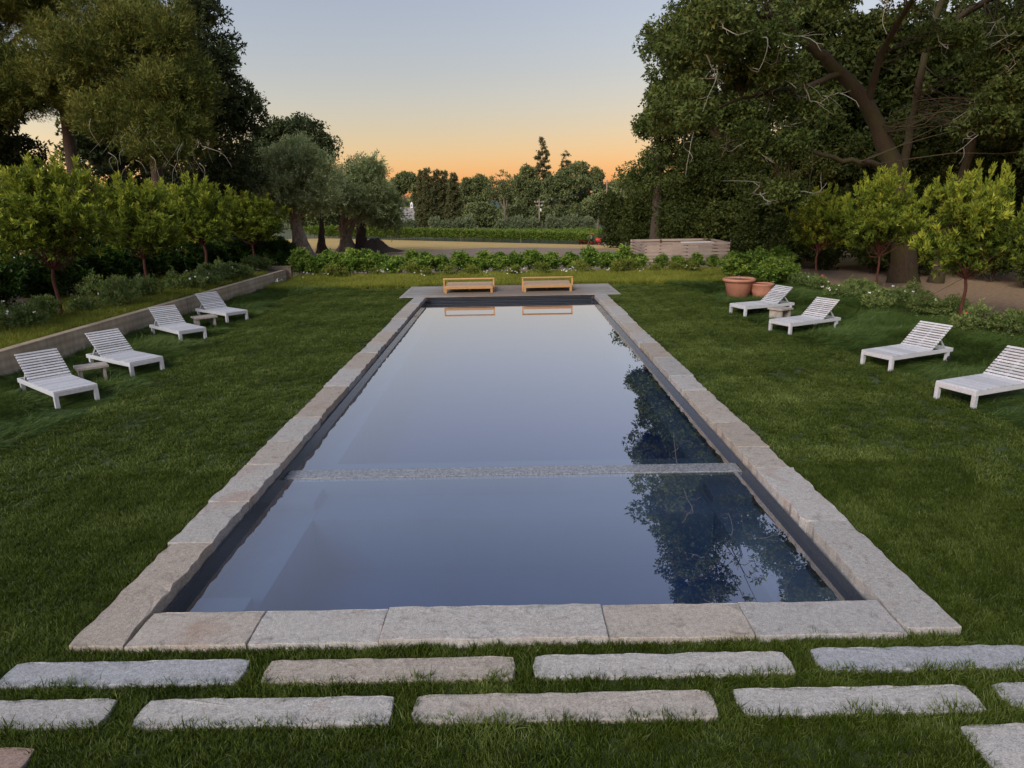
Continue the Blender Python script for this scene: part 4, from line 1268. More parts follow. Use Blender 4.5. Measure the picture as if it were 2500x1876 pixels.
big_tree('pine_tree', 'dense drooping pine beside the dark conifer on the left', (-17.8, 36.5, 0.4), [(-17.8, 36.5, 0.3), (-17.9, 36.6, 5), (-17.8, 36.6, 10), (-17.8, 36.6, 12.6)],
         [((-16.6, 35.6, 6.8), (1.8, 1.8, 2.0)), ((-18.9, 35.6, 7.6), (2.0, 1.8, 1.9)), ((-16.4, 36.0, 9.3), (2.1, 2, 2.0)), ((-19.6, 36, 11.0), (2.4, 2.2, 2.4)), ((-16.9, 36.2, 11.6), (2.2, 2, 1.7)), ((-15.6, 35.8, 7.6), (1.2, 1.4, 1.6))],
         M['pine'], M['bark'], 62, group='pines on the left', k=24, f=0.30, dens=8.5, tint=0.52, tr0=0.36, tr1=0.16, nbr=10, **PK)
# pale dead twigs hanging under the pines
pine_dead = Wood(); rgp = rng_(63)
pd_root = [o for o in col.objects if o.get('label', '').startswith('dense drooping pine')][0]
for i in range(34):
    a = np.array([-17.0 + rgp.normal() * 1.6, 34.9 + rgp.normal() * 0.5, 5.6 + rgp.random() * 2.2]) - np.array((-17.8, 36.5, 0.4))
    e = a + np.array([rgp.normal() * 0.6, -0.3, -0.6 - rgp.random() * 0.8])
    pine_dead.limb([a, (a + e) / 2 + np.array([rgp.normal() * 0.2, 0, 0.15]), e], 0.02, 0.005, 4, 6)
pine_dead.build('dead_twigs', M['lichen'], pd_root)
big_tree('conifer', 'tall dark evergreen rising behind the drooping pine', (-19.0, 47, 0), [(-19, 47, -0.1), (-19, 47, 6), (-19.1, 47, 12), (-19, 47, 18)],
         [((-18.3, 46.4, 5.5), (2.6, 2.6, 2.6)), ((-18.2, 46.4, 9.2), (2.5, 2.5, 2.4)), ((-18.6, 46.6, 12.6), (2.1, 2.2, 2.2)), ((-19, 46.8, 15.8), (1.8, 1.8, 2.0)), ((-20.6, 46.5, 10), (2.4, 2.2, 3))],
         M['darkever'], M['bark'], 64, k=13, f=0.38, dens=6.5, nleaf=13, L=0.22, W=0.13, ln=0.5, rad=0.22, along=0.7, radial=0.8, rnd=0.5, out_w=1, up_w=0.15, arnd=0.4, tint=0.42, tip=0.15, tr0=0.4, tr1=0.1, hole=-1.0)
big_tree('oak_tree', 'round dark oak behind the olive trees', (-18.2, 60, -0.3), [(-18.2, 60, -0.4), (-18.1, 60, 3), (-17.9, 60, 6)],
         [((-18.4, 59.6, 7.6), (3.2, 3, 2.6)), ((-16.4, 59.6, 8.3), (2.6, 2.4, 2.4)), ((-20.6, 59.8, 6.8), (2.8, 2.6, 2.6)), ((-18.0, 59.6, 9.4), (2.2, 2.2, 1.7))],
         M['darkever'], M['bark'], 65, k=12, f=0.4, dens=6, nleaf=13, L=0.24, W=0.15, ln=0.4, rad=0.28, tint=0.5, tr0=0.4, tr1=0.2, hole=-1.1)
big_tree('oak_tree', 'sparse oak top just showing right of the round dark oak', (-14.2, 66, -0.5), [(-14.2, 66, -0.6), (-14.1, 66, 3), (-14.0, 66, 6)],
         [((-13.6, 65.6, 6.8), (1.9, 1.8, 1.6))], M['darkever'], M['bark'], 66, k=9, f=0.36, dens=3.2, nleaf=11, L=0.18, W=0.10, ln=0.4, rad=0.25, tint=0.5, tr0=0.25, tr1=0.12, hole=-0.5)
# dark bushes closing the view under the pines
dk = [(-33.5, 46, 9.0, 3.4), (-29.4, 47, 6.6, 3.0), (-25.9, 46, 6.0, 2.8), (-22.5, 45.4, 7.2, 2.8), (-20.2, 43.0, 6.2, 2.4), (-37.5, 46, 10.0, 3.6), (-21.6, 54, 7.5, 3.2), (-31.5, 44, 10.5, 3.2)]
for i, (x, y, h, w) in enumerate(dk):
    dense('dark_bush', f'{ORD[i]} dark evergreen bush in the shade under the left pines', x, y, h, w, 70 + i, mt='darkever', low=0.2, tint=0.3, L=0.24, W=0.15, dens=5.2, group='dark bushes below the pines', k=9, f=0.42)
dense('tall_evergreen', 'tall evergreen filling the sky behind the left pines', -30.5, 56, 15.5, 5.5, 79, mt='darkever', low=5.0, tint=0.35, L=0.32, W=0.2, dens=3.2, group='trees behind the pines', k=12, hole=-1.0)

# ------------------------------------------------------------------ olives
OK_ = dict(nleaf=20, L=0.24, W=0.065, ln=0.75, rad=0.13, along=0.9, radial=0.7, rnd=0.3, out_w=0.9, up_w=0.6, arnd=0.3, tip=0.3)
def olive(label, base, fork, blobs, seed, dark=False, r0=0.62, flare=0.75, h=2.7, tint=0.58, dens=7.0):
    bx, by, bz = base
    blobs = [(c, tuple(v * 1.22 for v in r_)) for c, r_ in blobs]
    big_tree('olive_tree', label, base, [(bx, by, bz - 0.15), (bx - 0.05, by, bz + 0.9), (bx + fork[0] * 0.4, by, bz + h * 0.62), (bx + fork[0], by, bz + h)], blobs, M['olive'],
             M['olivebark'] if not dark else M['bark'], seed, group='old olive trees', k=14, f=0.36, dens=dens, tint=tint, tr0=r0, tr1=r0 * 0.5, flare=flare, flute=0.13, nbr=22, **OK_)
olive('large old olive with gnarled flared trunk nearest the concrete wall', (-15.9, 53.3, 0), (-0.3, 0),
      [((-16.6, 53, 5.2), (2.3, 2.2, 1.9)), ((-14.4, 53, 5.6), (1.8, 2.0, 1.8)), ((-15.6, 53.2, 6.7), (1.9, 1.8, 1.4)), ((-17.6, 53.2, 4.3), (1.5, 1.6, 1.2)), ((-14.2, 52.6, 4.0), (1.4, 1.3, 1.0))], 81, r0=0.70, flare=0.95)
olive('olive with dark narrow trunk between the two large olives', (-15.55, 58.2, 0), (0.1, 0),
      [((-15.6, 58.4, 4.4), (1.8, 1.6, 1.5))], 82, True, 0.34, 0.6, 2.4, 0.35)
olive('olive with forked trunk in the middle of the olive group', (-14.0, 60.2, 0), (-0.4, 0),
      [((-12.2, 59.4, 5.0), (1.9, 1.9, 1.7)), ((-13.4, 59.6, 4.3), (1.6, 1.6, 1.3)), ((-11.4, 59.4, 4.2), (1.3, 1.5, 1.5)), ((-12.0, 59.4, 3.0), (1.2, 1.2, 0.8)), ((-11.9, 59.4, 6.2), (1.2, 1.2, 0.9))], 83, False, 0.56, 0.7, 2.0)
olive('dark stemmed olive at the right end of the olive group', (-12.75, 60.6, 0), (0.2, 0),
      [((-10.6, 60.6, 3.5), (1.4, 1.5, 1.3)), ((-10.3, 60.8, 2.2), (1.0, 1.2, 1.1)), ((-11.6, 60.8, 3.0), (1.4, 1.4, 1.2))], 84, True, 0.5, 0.5, 2.2, 0.38)
rgf = rng_(85); ex = Wood()
ol3 = [o for o in col.objects if o.get('label', '').startswith('olive with forked')][0]
ex.limb([(0, 0, 0.9), (0.45, 0, 1.6), (0.85, -0.1, 2.4), (1.2, -0.2, 3.4)], 0.28, 0.14, 12, 12, 0.08, 0, 3)
ex.build('second_stem', M['olivebark'], ol3)
stump = thing('tree_stump', 'dark rotten stump mound at the right foot of the olives', 'stump', (-11.3, 58.7, -0.25))
rgs = rng_(86)
an = np.linspace(0, 2 * math.pi, 28, endpoint=False)
V = []; 
for k, (r, z) in enumerate(((2.1, 0.0), (1.5, 0.25), (0.9, 0.5), (0.62, 0.95), (0.35, 1.12), (0.02, 1.05))):
    rr = r * (1 + 0.16 * np.sin(an * 3 + 1 + k * 0.4) + 0.1 * np.sin(an * 7 + k) + rgs.normal(size=28) * 0.04)
    V.append(np.column_stack([rr * np.cos(an) * 1.0, rr * np.sin(an) * 0.6, z + rgs.normal(size=28) * 0.05]))
V = np.concatenate(V); F = [(k * 28 + i, k * 28 + (i + 1) % 28, (k + 1) * 28 + (i + 1) % 28, (k + 1) * 28 + i) for k in range(5) for i in range(28)]
np_obj('stump_mass', V, np.array(F), M['bark'], stump)

# ------------------------------------------------------------------ arbutus standards
def arbutus_parts(seed, h_stem, cw, ch):
    rg = rng_(seed)
    w = Wood()
    P = w.limb([(0, 0, -0.05), (0.02, 0, h_stem * 0.5), (-0.03, 0.02, h_stem), (0.02, 0, h_stem + 0.35)], 0.062, 0.045, 8, 10, 0.04, 0.2, seed)
    trunk = np_mesh('trunk', np.concatenate(w.V), np.concatenate(w.F), M['redbark'])
    zc = h_stem + ch * 0.52
    bl = [(np.array([0, 0, zc]), np.array([cw, cw, ch * 0.5])), (np.array([cw * 0.15, -0.1, zc + ch * 0.28]), np.array([cw * 0.62, cw * 0.62, ch * 0.32]))]
    sb = sub_blobs(rg, bl, 15, 0.33, 0.78) + [(bl[0][0], bl[0][1] * 0.55)]
    b = Wood()
    for c, r in sb:
        twig_to(b, rg, P[-1], c, 0.022, 0.006, 5, -0.02)
    br = np_mesh('branches', np.concatenate(b.V), np.concatenate(b.F), M['redbark'])
    B, A, Tn = shoots(rg, sb, 10.0, 0.75, 0.75, 0.35, 0.7, 0.35)
    hi = (B[:, 2] - h_stem) / ch
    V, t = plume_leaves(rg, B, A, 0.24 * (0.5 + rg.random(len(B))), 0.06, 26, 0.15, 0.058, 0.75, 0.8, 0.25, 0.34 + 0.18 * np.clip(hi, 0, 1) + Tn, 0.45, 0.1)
    # upright young shoots standing out of the top
    n2 = 34
    u = nrm(rg.normal(size=(n2, 3))); u[:, 2] = np.abs(u[:, 2]) * 0.9 + 0.25; u = nrm(u)
    B2 = bl[1][0] - np.array([0, 0, ch * 0.05]) + u * (bl[1][1] * 0.98)
    B2[::2] = bl[0][0] + u[::2] * bl[0][1] * 0.97
    A2 = nrm(np.array([0, 0, 1.0]) + u * 0.35 + rg.normal(size=(n2, 3)) * 0.12)
    V2, t2 = plume_leaves(rg, B2, A2, 0.34 + 0.40 * rg.random(n2), 0.06, 70, 0.15, 0.055, 0.95, 0.7, 0.15, np.full(n2, 0.62), 0.35, 0.1)
    V = np.concatenate([V, V2]); t = np.concatenate([t, t2])
    cr_ = np_mesh('crown', V, np.arange(len(V)).reshape(-1, 3), M['arbutus'], {'tint': t})
    return trunk, br, cr_
arb = [arbutus_parts(901, 1.15, 1.8, 3.0), arbutus_parts(902, 1.0, 1.85, 2.7), arbutus_parts(903, 1.05, 1.8, 2.6)]
def arbutus(k, loc, rz, s, label):
    t = thing('arbutus_tree', label, 'tree', loc, rz, 'red stemmed arbutus standards')
    t.scale = s
    for nm, me in zip(('trunk', 'branches', 'crown'), arb[k]):
        link(bpy.data.objects.new(nm, me), t)
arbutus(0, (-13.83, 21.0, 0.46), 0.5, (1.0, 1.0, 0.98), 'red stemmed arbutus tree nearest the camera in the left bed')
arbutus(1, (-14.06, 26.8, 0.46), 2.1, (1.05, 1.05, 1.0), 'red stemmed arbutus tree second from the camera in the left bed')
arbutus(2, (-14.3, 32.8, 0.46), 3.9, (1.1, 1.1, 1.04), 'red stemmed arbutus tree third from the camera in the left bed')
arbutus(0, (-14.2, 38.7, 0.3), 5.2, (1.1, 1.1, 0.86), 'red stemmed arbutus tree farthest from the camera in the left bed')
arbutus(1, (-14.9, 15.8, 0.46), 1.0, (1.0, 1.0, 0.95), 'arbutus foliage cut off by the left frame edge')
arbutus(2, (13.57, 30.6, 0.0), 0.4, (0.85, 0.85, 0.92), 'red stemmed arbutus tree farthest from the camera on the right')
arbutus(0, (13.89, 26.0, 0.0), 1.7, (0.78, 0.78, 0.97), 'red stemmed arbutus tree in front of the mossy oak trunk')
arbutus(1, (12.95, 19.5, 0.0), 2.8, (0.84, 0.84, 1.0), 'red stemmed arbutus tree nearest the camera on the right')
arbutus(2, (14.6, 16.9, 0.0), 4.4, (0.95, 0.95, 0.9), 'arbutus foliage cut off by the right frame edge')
for i, (a, b_, lb) in enumerate((((13.9, 26.0, 1.5), (14.9, 24.6, 0.05), 'thin guy wire staying the arbutus before the oak'), ((12.95, 19.5, 1.4), (12.0, 21.2, 0.05), 'thin guy wire staying the nearest right arbutus'))):
    o = MB().tube([a, b_], 0.006, 4).build('guy_wire', M['redbark'])
    tag(o, lb, 'wire')

# ------------------------------------------------------------------ laurel hedge row at the end of the lawn
def laurel(seed, w, h):
    return shrub_mesh(seed, [((0, 0, h * 0.45), (w, w, h * 0.46)), ((0.05, 0, h * 0.75), (w * 0.65, w * 0.65, h * 0.3))], 'laurel', 40, 14, 0.105, 0.06, 0.16, 0.06, 0.7, 0.9, 0.35, 0.6, 0.8, 0.56, 0.45, 7, 0.45)
lau = [laurel(920, 0.42, 1.05), laurel(921, 0.46, 1.0), laurel(922, 0.38, 1.12), laurel(923, 0.5, 0.98)]
lst = stems_mesh(925, 6, 0.8, 0.16, 0.012)
rgl = random.Random(9)
xs = [-11.0, -10.3, -9.6, -8.9, -8.2, -7.5, -6.75, -6.0, -5.15, -4.4, -3.65, -2.5, -1.35, -0.5, 0.35, 1.25, 2.25, 3.2, 4.2, 5.1, 6.0, 6.9, 8.0, 8.9, 9.9, 10.8, 11.7, 12.5]
for i, x in enumerate(xs):
    s = rgl.uniform(0.95, 1.12) * (1.12 if x < -7 else 0.74 if x > 6.5 else 1.0)
    shrub('laurel_shrub', f'{ORD[i]} glossy laurel shrub along the hedge row counted from the concrete wall', 'shrub', lau[i % 4], lst, (x, 36.6 + rgl.uniform(-0.25, 0.25), 0), rgl.uniform(0, 6.2), (s * 1.26, s * 1.2, s * rgl.uniform(0.92, 1.1)), 'laurel hedge row')
# extra tall leafy shrubs behind the pots
for i, (x, y, s) in enumerate(((10.3, 31.6, 1.15), (11.2, 31.2, 1.2), (12.0, 30.4, 1.05), (11.2, 29.6, 0.95), (12.6, 32.4, 1.3))):
    shrub('laurel_shrub', f'{ORD[i]} bushy laurel behind the terracotta pots', 'shrub', lau[(i + 1) % 4], lst, (x, y, 0), i * 1.3, (s * 1.3, s * 1.3, s), 'laurels behind the pots')
ylw = [shrub_mesh(930 + i, [((0, 0, 0.28), (0.4, 0.36, 0.3))], 'yellowshrub', 44, 13, 0.08, 0.036, 0.15, 0.05, 0.8, 0.7, 0.3, 0.6, 0.8, 0.5, 0.4, 6, 0.45) for i in range(3)]
ys_ = [-9.0, -8.5, -6.9, -5.0, -4.15, -3.0, -1.9, 0.2, 1.6, 3.6, 5.4, 6.2, 7.3, 8.4, 9.1]
for i, x in enumerate(ys_):
    s = rgl.uniform(0.9, 1.3)
    shrub('small_shrub', f'{ORD[i]} low yellow green shrub in front of the hedge counted from the left', 'shrub', ylw[i % 3], None, (x, 35.2 + rgl.uniform(-0.3, 0.3), 0), rgl.uniform(0, 6), s, 'low shrubs before the hedge')

# ------------------------------------------------------------------ beds: low mounded shrubs, tall dark hedge, white flowers
def blossoms_mesh(seed, n, cx, r, z0, z1, size=0.035):
    rg = rng_(seed)
    V = []; 
    for i in range(n):
        c = np.array([cx + rg.normal() * r, rg.normal() * r, z0 + (z1 - z0) * rg.random()])
        for k in range(5):
            d = nrm(rg.normal(size=3) + np.array([0, -0.4, 0.8])); s = nrm(np.cross(d, rg.normal(size=3)))
            u = np.cross(d, s)
            V += [c, c + s * size, c + (s + u) * size, c + u * size]
    V = np.array(V)
    return np_mesh('blossoms', V, np.arange(len(V)).reshape(-1, 4), M['petal'])
mnd = [shrub_mesh(940 + i, [((0, 0, 0.26), (0.52, 0.5, 0.30))], 'bedshrub', 75, 12, 0.06, 0.028, 0.10, 0.035, 0.8, 0.7, 0.3, 0.8, 0.5, 0.56, 0.4, 7, 0.42) for i in range(3)]
blo = [blossoms_mesh(950 + i, 3 + 2 * i, 0.1, 0.22, 0.42, 0.66, 0.03) for i in range(2)]
BL = [(-14.52, 19.4), (-13.75, 20.0), (-13.2, 21.3), (-12.95, 22.7), (-13.9, 24.7), (-13.25, 24.9), (-13.1, 27.0), (-12.3, 26.9), (-12.0, 27.8), (-12.4, 30.0), (-12.2, 30.6), (-11.95, 31.2), (-13.6, 32.6), (-13.0, 35.2), (-12.6, 35.6), (-15.2, 25.2), (-14.0, 17.2), (-13.2, 18.4), (-12.9, 29.0), (-13.4, 30.6)]
for i, (x, y) in enumerate(BL):
    s = rgl.uniform(0.8, 1.15)
    shrub('mounded_shrub', f'{ORD[i]} mounded grey green shrub of the raised left bed', 'shrub', mnd[i % 3], None, (x, y, 0.46), rgl.uniform(0, 6), (s * 1.15, s * 1.15, s * 1.35), 'mounded shrubs in the left bed', blo[i % 2] if i in (2, 7, 8, 10, 17) else None)
BR = [(12.2, 27.2), (12.0, 25.2), (13.2, 26.6), (12.8, 24.2), (13.15, 23.3), (14.1, 23.9), (12.75, 20.9), (13.3, 20.5), (12.55, 18.2), (13.15, 17.8), (12.6, 28.6), (12.2, 22.4), (13.4, 22.2), (12.3, 29.4), (13.4, 16.4), (12.9, 25.2)]
for i, (x, y) in enumerate(BR):
    s = rgl.uniform(0.85, 1.25)
    shrub('mounded_shrub', f'{ORD[i]} mounded green shrub of the right bed', 'shrub', mnd[(i + 1) % 3], None, (x, y, 0.0), rgl.uniform(0, 6), (s, s, s * 1.05), 'mounded shrubs in the right bed', blo[i % 2] if i in (1, 4, 6, 11) else None)
hdg = [shrub_mesh(960 + i, [((0, 0, 0.9), (1.0, 0.9, 0.95))], 'hedge', 22, 18, 0.14, 0.06, 0.22, 0.10, 0.7, 0.9, 0.4, 0.9, 0.5, 0.42, 0.3, 10, 0.42) for i in range(2)]
hst = stems_mesh(965, 5, 1.2, 0.3, 0.02)
hb = [(-17.0, 16.0), (-17.2, 18.2), (-17.1, 20.4), (-17.3, 22.6), (-17.0, 24.8), (-17.2, 27.0), (-16.9, 29.2), (-16.8, 31.4), (-16.4, 33.4), (-16.2, 35.2), (-15.9, 37.0), (-16.9, 38.4), (-15.6, 40.2), (-14.4, 41.2), (-13.2, 40.4)]
for i, (x, y) in enumerate(hb):
    shrub('hedge_shrub', f'{ORD[i]} dark glossy hedge shrub behind the left arbutus row', 'shrub', hdg[i % 2], hst, (x, y, 0.3 if y < 36 else 0.0), i * 0.9, (1.25, 1.25, 1.12), 'dark hedge behind the arbutus row')
ole = shrub_mesh(970, [((0, 0, 1.6), (1.3, 1.2, 1.5)), ((0.3, 0, 2.5), (0.9, 0.9, 0.8))], 'hedge', 16, 18, 0.15, 0.055, 0.28, 0.12, 0.8, 0.7, 0.35, 0.8, 0.7, 0.5, 0.3, 8, 0.4)
obl = blossoms_mesh(971, 70, 0.2, 0.85, 1.2, 3.1, 0.05)
for i, (x, y) in enumerate(((-18.2, 29.6), (-17.8, 33.5), (-19.2, 25.5))):
    shrub('oleander', f'{ORD[i]} white flowering oleander behind the dark hedge', 'shrub', ole, hst, (x, y, 0.4), i, 1.0, 'oleanders behind the hedge', obl)
# white blossoms scattered in the tall grass
rgw = rng_(975)
V = []
for (x, y, n) in ((-9.9, 33.4, 4), (-9.0, 33.6, 3), (-6.2, 33.9, 9), (-4.3, 33.4, 4), (-1.0, 33.3, 6), (0.1, 33.5, 5), (0.6, 33.6, 6), (2.6, 33.8, 9), (3.0, 33.7, 5), (4.9, 34.0, 3), (6.3, 33.6, 4), (8.8, 33.9, 3), (-10.6, 31.6, 5), (-10.3, 31.0, 3), (12.3, 28.0, 4), (11.4, 24.6, 3)):
    for i in range(n):
        c = np.array([x + rgw.normal() * 0.16, y + rgw.normal() * 0.15, 0.32 + rgw.random() * 0.25])
        for k in range(5):
            d = nrm(rgw.normal(size=3) + np.array([0, -0.4, 0.8])); s = nrm(np.cross(d, rgw.normal(size=3))); u = np.cross(d, s)
            z = 0.03
            V += [c, c + s * z, c + (s + u) * z, c + u * z]
V = np.array(V)
o = np_obj('white_flowers', V, np.arange(len(V)).reshape(-1, 4), M['petal'])
tag(o, 'white blossoms scattered through the tall grass before the hedge', 'flowers', kind='stuff')
# grey edging strip on the right bed
o = MB().box((13.75, 22.4, 0.045), (0.22, 5.4, 0.07), Matrix.Rotation(0.03, 4, 'Z')).build('kerb', M['gravel'])
tag(o, 'low grey kerb between the right bed and the litter path', 'kerb', kind='structure')

# ------------------------------------------------------------------ vineyard
rgv = rng_(980)
for i in range(10):
    y0 = 116.6 + i * 2.9
    x0, x1 = -34.0, 13.5 + i * 0.8
    n = int((x1 - x0) * (60 if i == 0 else 24))
    X = x0 + (x1 - x0) * rgv.random(n)
    Zt = rgv.random(n) ** 0.7
    top = 1.75 + 0.12 * np.sin(X * 2.1 + i) + 0.08 * np.sin(X * 5.3)
    zz = 0.45 + Zt * (top - 0.45)
    Y = y0 + rgv.normal(size=n) * 0.26
    zg = terrain(X, Y)
    B = np.column_stack([X, Y, zg + zz])
    A = nrm(np.column_stack([rgv.normal(size=n) * 0.4, rgv.normal(size=n) * 0.5 - 0.3, np.full(n, 0.7)]))
    V, t = plume_leaves(rgv, B, A, np.full(n, 0.35), 0.22, 7, 0.22, 0.19, 0.3, 1.0, 0.5, 0.36 + 0.22 * Zt + rgv.normal(size=n) * 0.08, 0.2)
    row = thing('vine_row', f'{ORD[i]} trellised vine row counted from the dry field', 'vine row', (0, y0, float(terrain(0, y0))), 0, 'vine rows')
    base = np.array([0, y0, float(terrain(0, y0))])
    np_obj('foliage', V - base, np.arange(len(V)).reshape(-1, 3), M['vine'], row, {'tint': t})
    if i < 2:
        w = Wood()
        for x in np.arange(x0 + 0.8, x1, 1.6):
            zg_ = float(terrain(x, y0))
            w.limb(np.array([(x, y0, zg_ - 0.05), (x + 0.05, y0, zg_ + 0.4), (x, y0, zg_ + 0.8)]) - base, 0.045, 0.03, 5, 4)
        w.build('trunks', M['bark'], row)
    for x in (x0 + 1, -19.6, -8, 2, x1):
        zg_ = float(terrain(x, y0))
        lean = 0.45 if x == x1 else 0.0
        MB().tube([(x - lean, -0.35, zg_ - base[2]), (x + lean * 0.5, -0.35, zg_ - base[2] + 1.6)], 0.05, 5).build('post', M['farbark'], row)
# clipped round bushes beyond the vines
cl = [shrub_mesh(990 + i, [((0, 0, 1.1), (1.15, 1.1, 1.15))], 'clipped', 7, 18, 0.30, 0.14, 0.5, 0.2, 0.9, 0.6, 0.3, 1.0, 0.7, 0.5, 0.3, 9, 0.45) for i in range(2)]
cx = [-23.0, -21.2, -15.8, -13.7, -10.8, -8.6, -1.6, 0.2, 2.0, 3.8, 5.6, 9.0, 10.6, 12.2, 13.8, 15.4, 17.2]
for i, x in enumerate(cx):
    shrub('round_bush', f'{ORD[i]} round clipped grey bush beyond the vines counted from the left', 'bush', cl[i % 2], None, (x, 151, -2.95 + 0.1 * (i % 3)), i, (1.05, 1.0, 1.22 + 0.12 * ((i * 7) % 3)), 'clipped bushes beyond the vines')

# ------------------------------------------------------------------ far trees
def far_tree(name, label, x, y, blobs, seed, mt='faroak', bark='farbark', tr=0.3, k=10, f=0.4, dens=2.2, L=0.55, W=0.38, nleaf=12, tint=0.45, ln=0.7, rad=0.5, hole=-0.9, ztr=None, hs=0.5, group='far trees beyond the vineyard'):
    z0 = float(terrain(x, y))
    zc = ztr if ztr is not None else min(b[0][2] for b in blobs)
    return big_tree(name, label, (x, y, z0), [(x, y, z0 - 0.2), (x + 0.2, y, z0 + (zc - z0) * 0.6), (x, y, zc + 0.8)], blobs, M[mt], M[bark], seed, group=group, k=k, f=f, dens=dens, nleaf=nleaf,
                    L=L, W=W, ln=ln, rad=rad, tr0=tr, tr1=tr * 0.55, tint=tint, hole=hole, hs=hs, twigr=0.06)
def spire(name, label, x, y, ztop, r, seed, mt='redwood', dens=2.2, L=0.55, W=0.22, droop=-0.25, group='far conifers', gap=0.0, nlev=22, tint=0.5):
    rg = rng_(seed)
    z0 = float(terrain(x, y))
    h = ztop - z0
    root = thing(name, label, 'tree', (x, y, z0), 0, group)
    w = Wood(); w.limb([(0, 0, -0.2), (0.05, 0, h * 0.5), (0, 0, h)], 0.35, 0.04, 7, 10)
    w.build('trunk', M['bark'], root)
    Bs, As = [], []
    br = Wood()
    for i in range(nlev):
        t = (i + 0.5) / nlev
        z = h * (0.10 + 0.90 * t)
        R_ = r * (1 - t) ** 0.75 * (0.85 + 0.3 * rg.random()) + 0.12
        nb = max(5, int(9 * (1 - t) + 4))
        for j in range(nb):
            a = rg.random() * 6.283
            if rg.random() < gap: continue
            d = np.array([math.cos(a), math.sin(a), droop + 0.35 * t + rg.normal() * 0.06])
            RR = R_ * (0.75 + 0.4 * rg.random())
            br.limb([np.array([0, 0, z]), np.array([0, 0, z]) + d * RR * 0.5 + np.array([0, 0, 0.1]), np.array([0, 0, z]) + d * RR], 0.05, 0.012, 3, 4)
            m_ = max(4, int(RR * dens * 4.5))
            q = 0.25 + 0.8 * rg.random(m_)
            P = np.array([0, 0, z]) + d * (RR * q)[:, None] + rg.normal(size=(m_, 3)) * np.array([0.22, 0.22, 0.14]) * (0.5 + 0.1 * h / 6)
            Bs.append(P); As.append(nrm(d + rg.normal(size=(m_, 3)) * 0.4))
    br.build('branches', M['bark'], root)
    B, A = np.concatenate(Bs), np.concatenate(As)
    leaf_obj('crown', [plume_leaves(rg, B, A, np.full(len(B), 0.5), 0.18, 9, L, W, 0.9, 0.7, 0.4, tint + rg.normal(size=len(B)) * 0.1, 0.2)], M[mt], root)
spire('redwood', 'tall redwood at the left of the conifer row beside the cupola', -22.9, 190, 12.0, 2.2, 1001)
spire('redwood', 'tallest redwood of the conifer row', -21.3, 189, 12.6, 2.5, 1002)
spire('redwood', 'third redwood of the conifer row from the cupola', -18.9, 190, 12.2, 2.5, 1003)
spire('redwood', 'fourth redwood of the conifer row from the cupola', -17.0, 191, 11.9, 2.3, 1004)
spire('redwood', 'rightmost redwood of the conifer row', -14.3, 188, 11.2, 2.7, 1005)
spire('fir_tree', 'tall open fir standing above the far oaks', 11.2, 230, 23.4, 4.2, 1006, 'redwood', 1.7, 0.6, 0.22, -0.2, gap=0.2, nlev=26, tint=0.4)
spire('fir_tree', 'second smaller fir right of the tall open fir', 18.6, 230, 19.6, 3.6, 1007, 'redwood', 1.7, 0.6, 0.22, -0.2, gap=0.25, nlev=20, tint=0.4)
far_tree('far_oak', 'spreading far oak with bare trunk right of the redwoods', -1.1, 170, [((-3.0, 170, 8.6), (2.4, 2.2, 1.8)), ((-0.6, 170, 8.0), (2.2, 2.2, 1.7)), ((-2.0, 170, 10.0), (1.9, 2, 1.2)), ((-0.2, 170, 5.6), (1.8, 1.8, 1.2)), ((-4.2, 171, 6.2), (1.6, 1.6, 1.2))], 1011, ztr=4.2, hole=-0.5, L=0.36, W=0.24, dens=2.2, tr=0.38)
far_tree('far_bush', 'broad rounded green bush mass before the far oaks', -6.9, 165, [((-8.8, 165, 0.2), (2.8, 2.4, 2.6)), ((-5.0, 165, 0.2), (2.9, 2.4, 2.6)), ((-6.8, 165, 2.0), (2.6, 2.2, 1.9))], 1012, hole=-2, tint=0.4)
far_tree('far_oak', 'far oak between the redwoods and the spreading oak', -8.4, 186, [((-9.6, 186, 7.6), (2.6, 2.4, 2.4)), ((-7.0, 186, 8.2), (2.6, 2.4, 2.2)), ((-8.0, 186, 4.6), (3.2, 2.6, 2.4))], 1013, tint=0.36)
far_tree('far_oak', 'tall far oak left of the open fir', 4.6, 185, [((3.4, 185, 8.0), (2.4, 2.4, 2.8)), ((5.2, 185, 10.6), (2.2, 2.2, 2.2)), ((6.6, 185, 7.4), (2.6, 2.4, 2.8)), ((4.6, 185, 3.8), (3.4, 2.6, 2.8))], 1014)
far_tree('far_oak', 'broad far oak with several pale stems below the firs', 13.4, 180, [((11.2, 180, 7.6), (3.0, 2.6, 2.6)), ((14.6, 180, 8.6), (3.2, 2.8, 2.6)), ((17.8, 180, 7.6), (3.0, 2.8, 2.6)), ((13.8, 180, 4.8), (3.4, 2.4, 1.8)), ((10.2, 180, 4.6), (2.2, 2.0, 1.8))], 1015, ztr=4.0, tr=0.4)
far_tree('far_oak', 'rounded far oak crown at the right of the far wood', 19.2, 186, [((18.6, 186, 11.2), (2.6, 2.4, 2.0)), ((21.4, 186, 8.4), (2.6, 2.4, 2.6)), ((20.4, 186, 4.0), (3.4, 2.6, 3.0))], 1016, tint=0.5)
far_tree('far_oak', 'slender far oak beside the second utility pole', 22.2, 176, [((22.0, 176, 9.2), (1.6, 1.6, 1.9)), ((23.4, 176, 5.6), (2.4, 2.2, 2.6)), ((20.6, 176, 2.6), (2.4, 2.2, 2.6))], 1017)
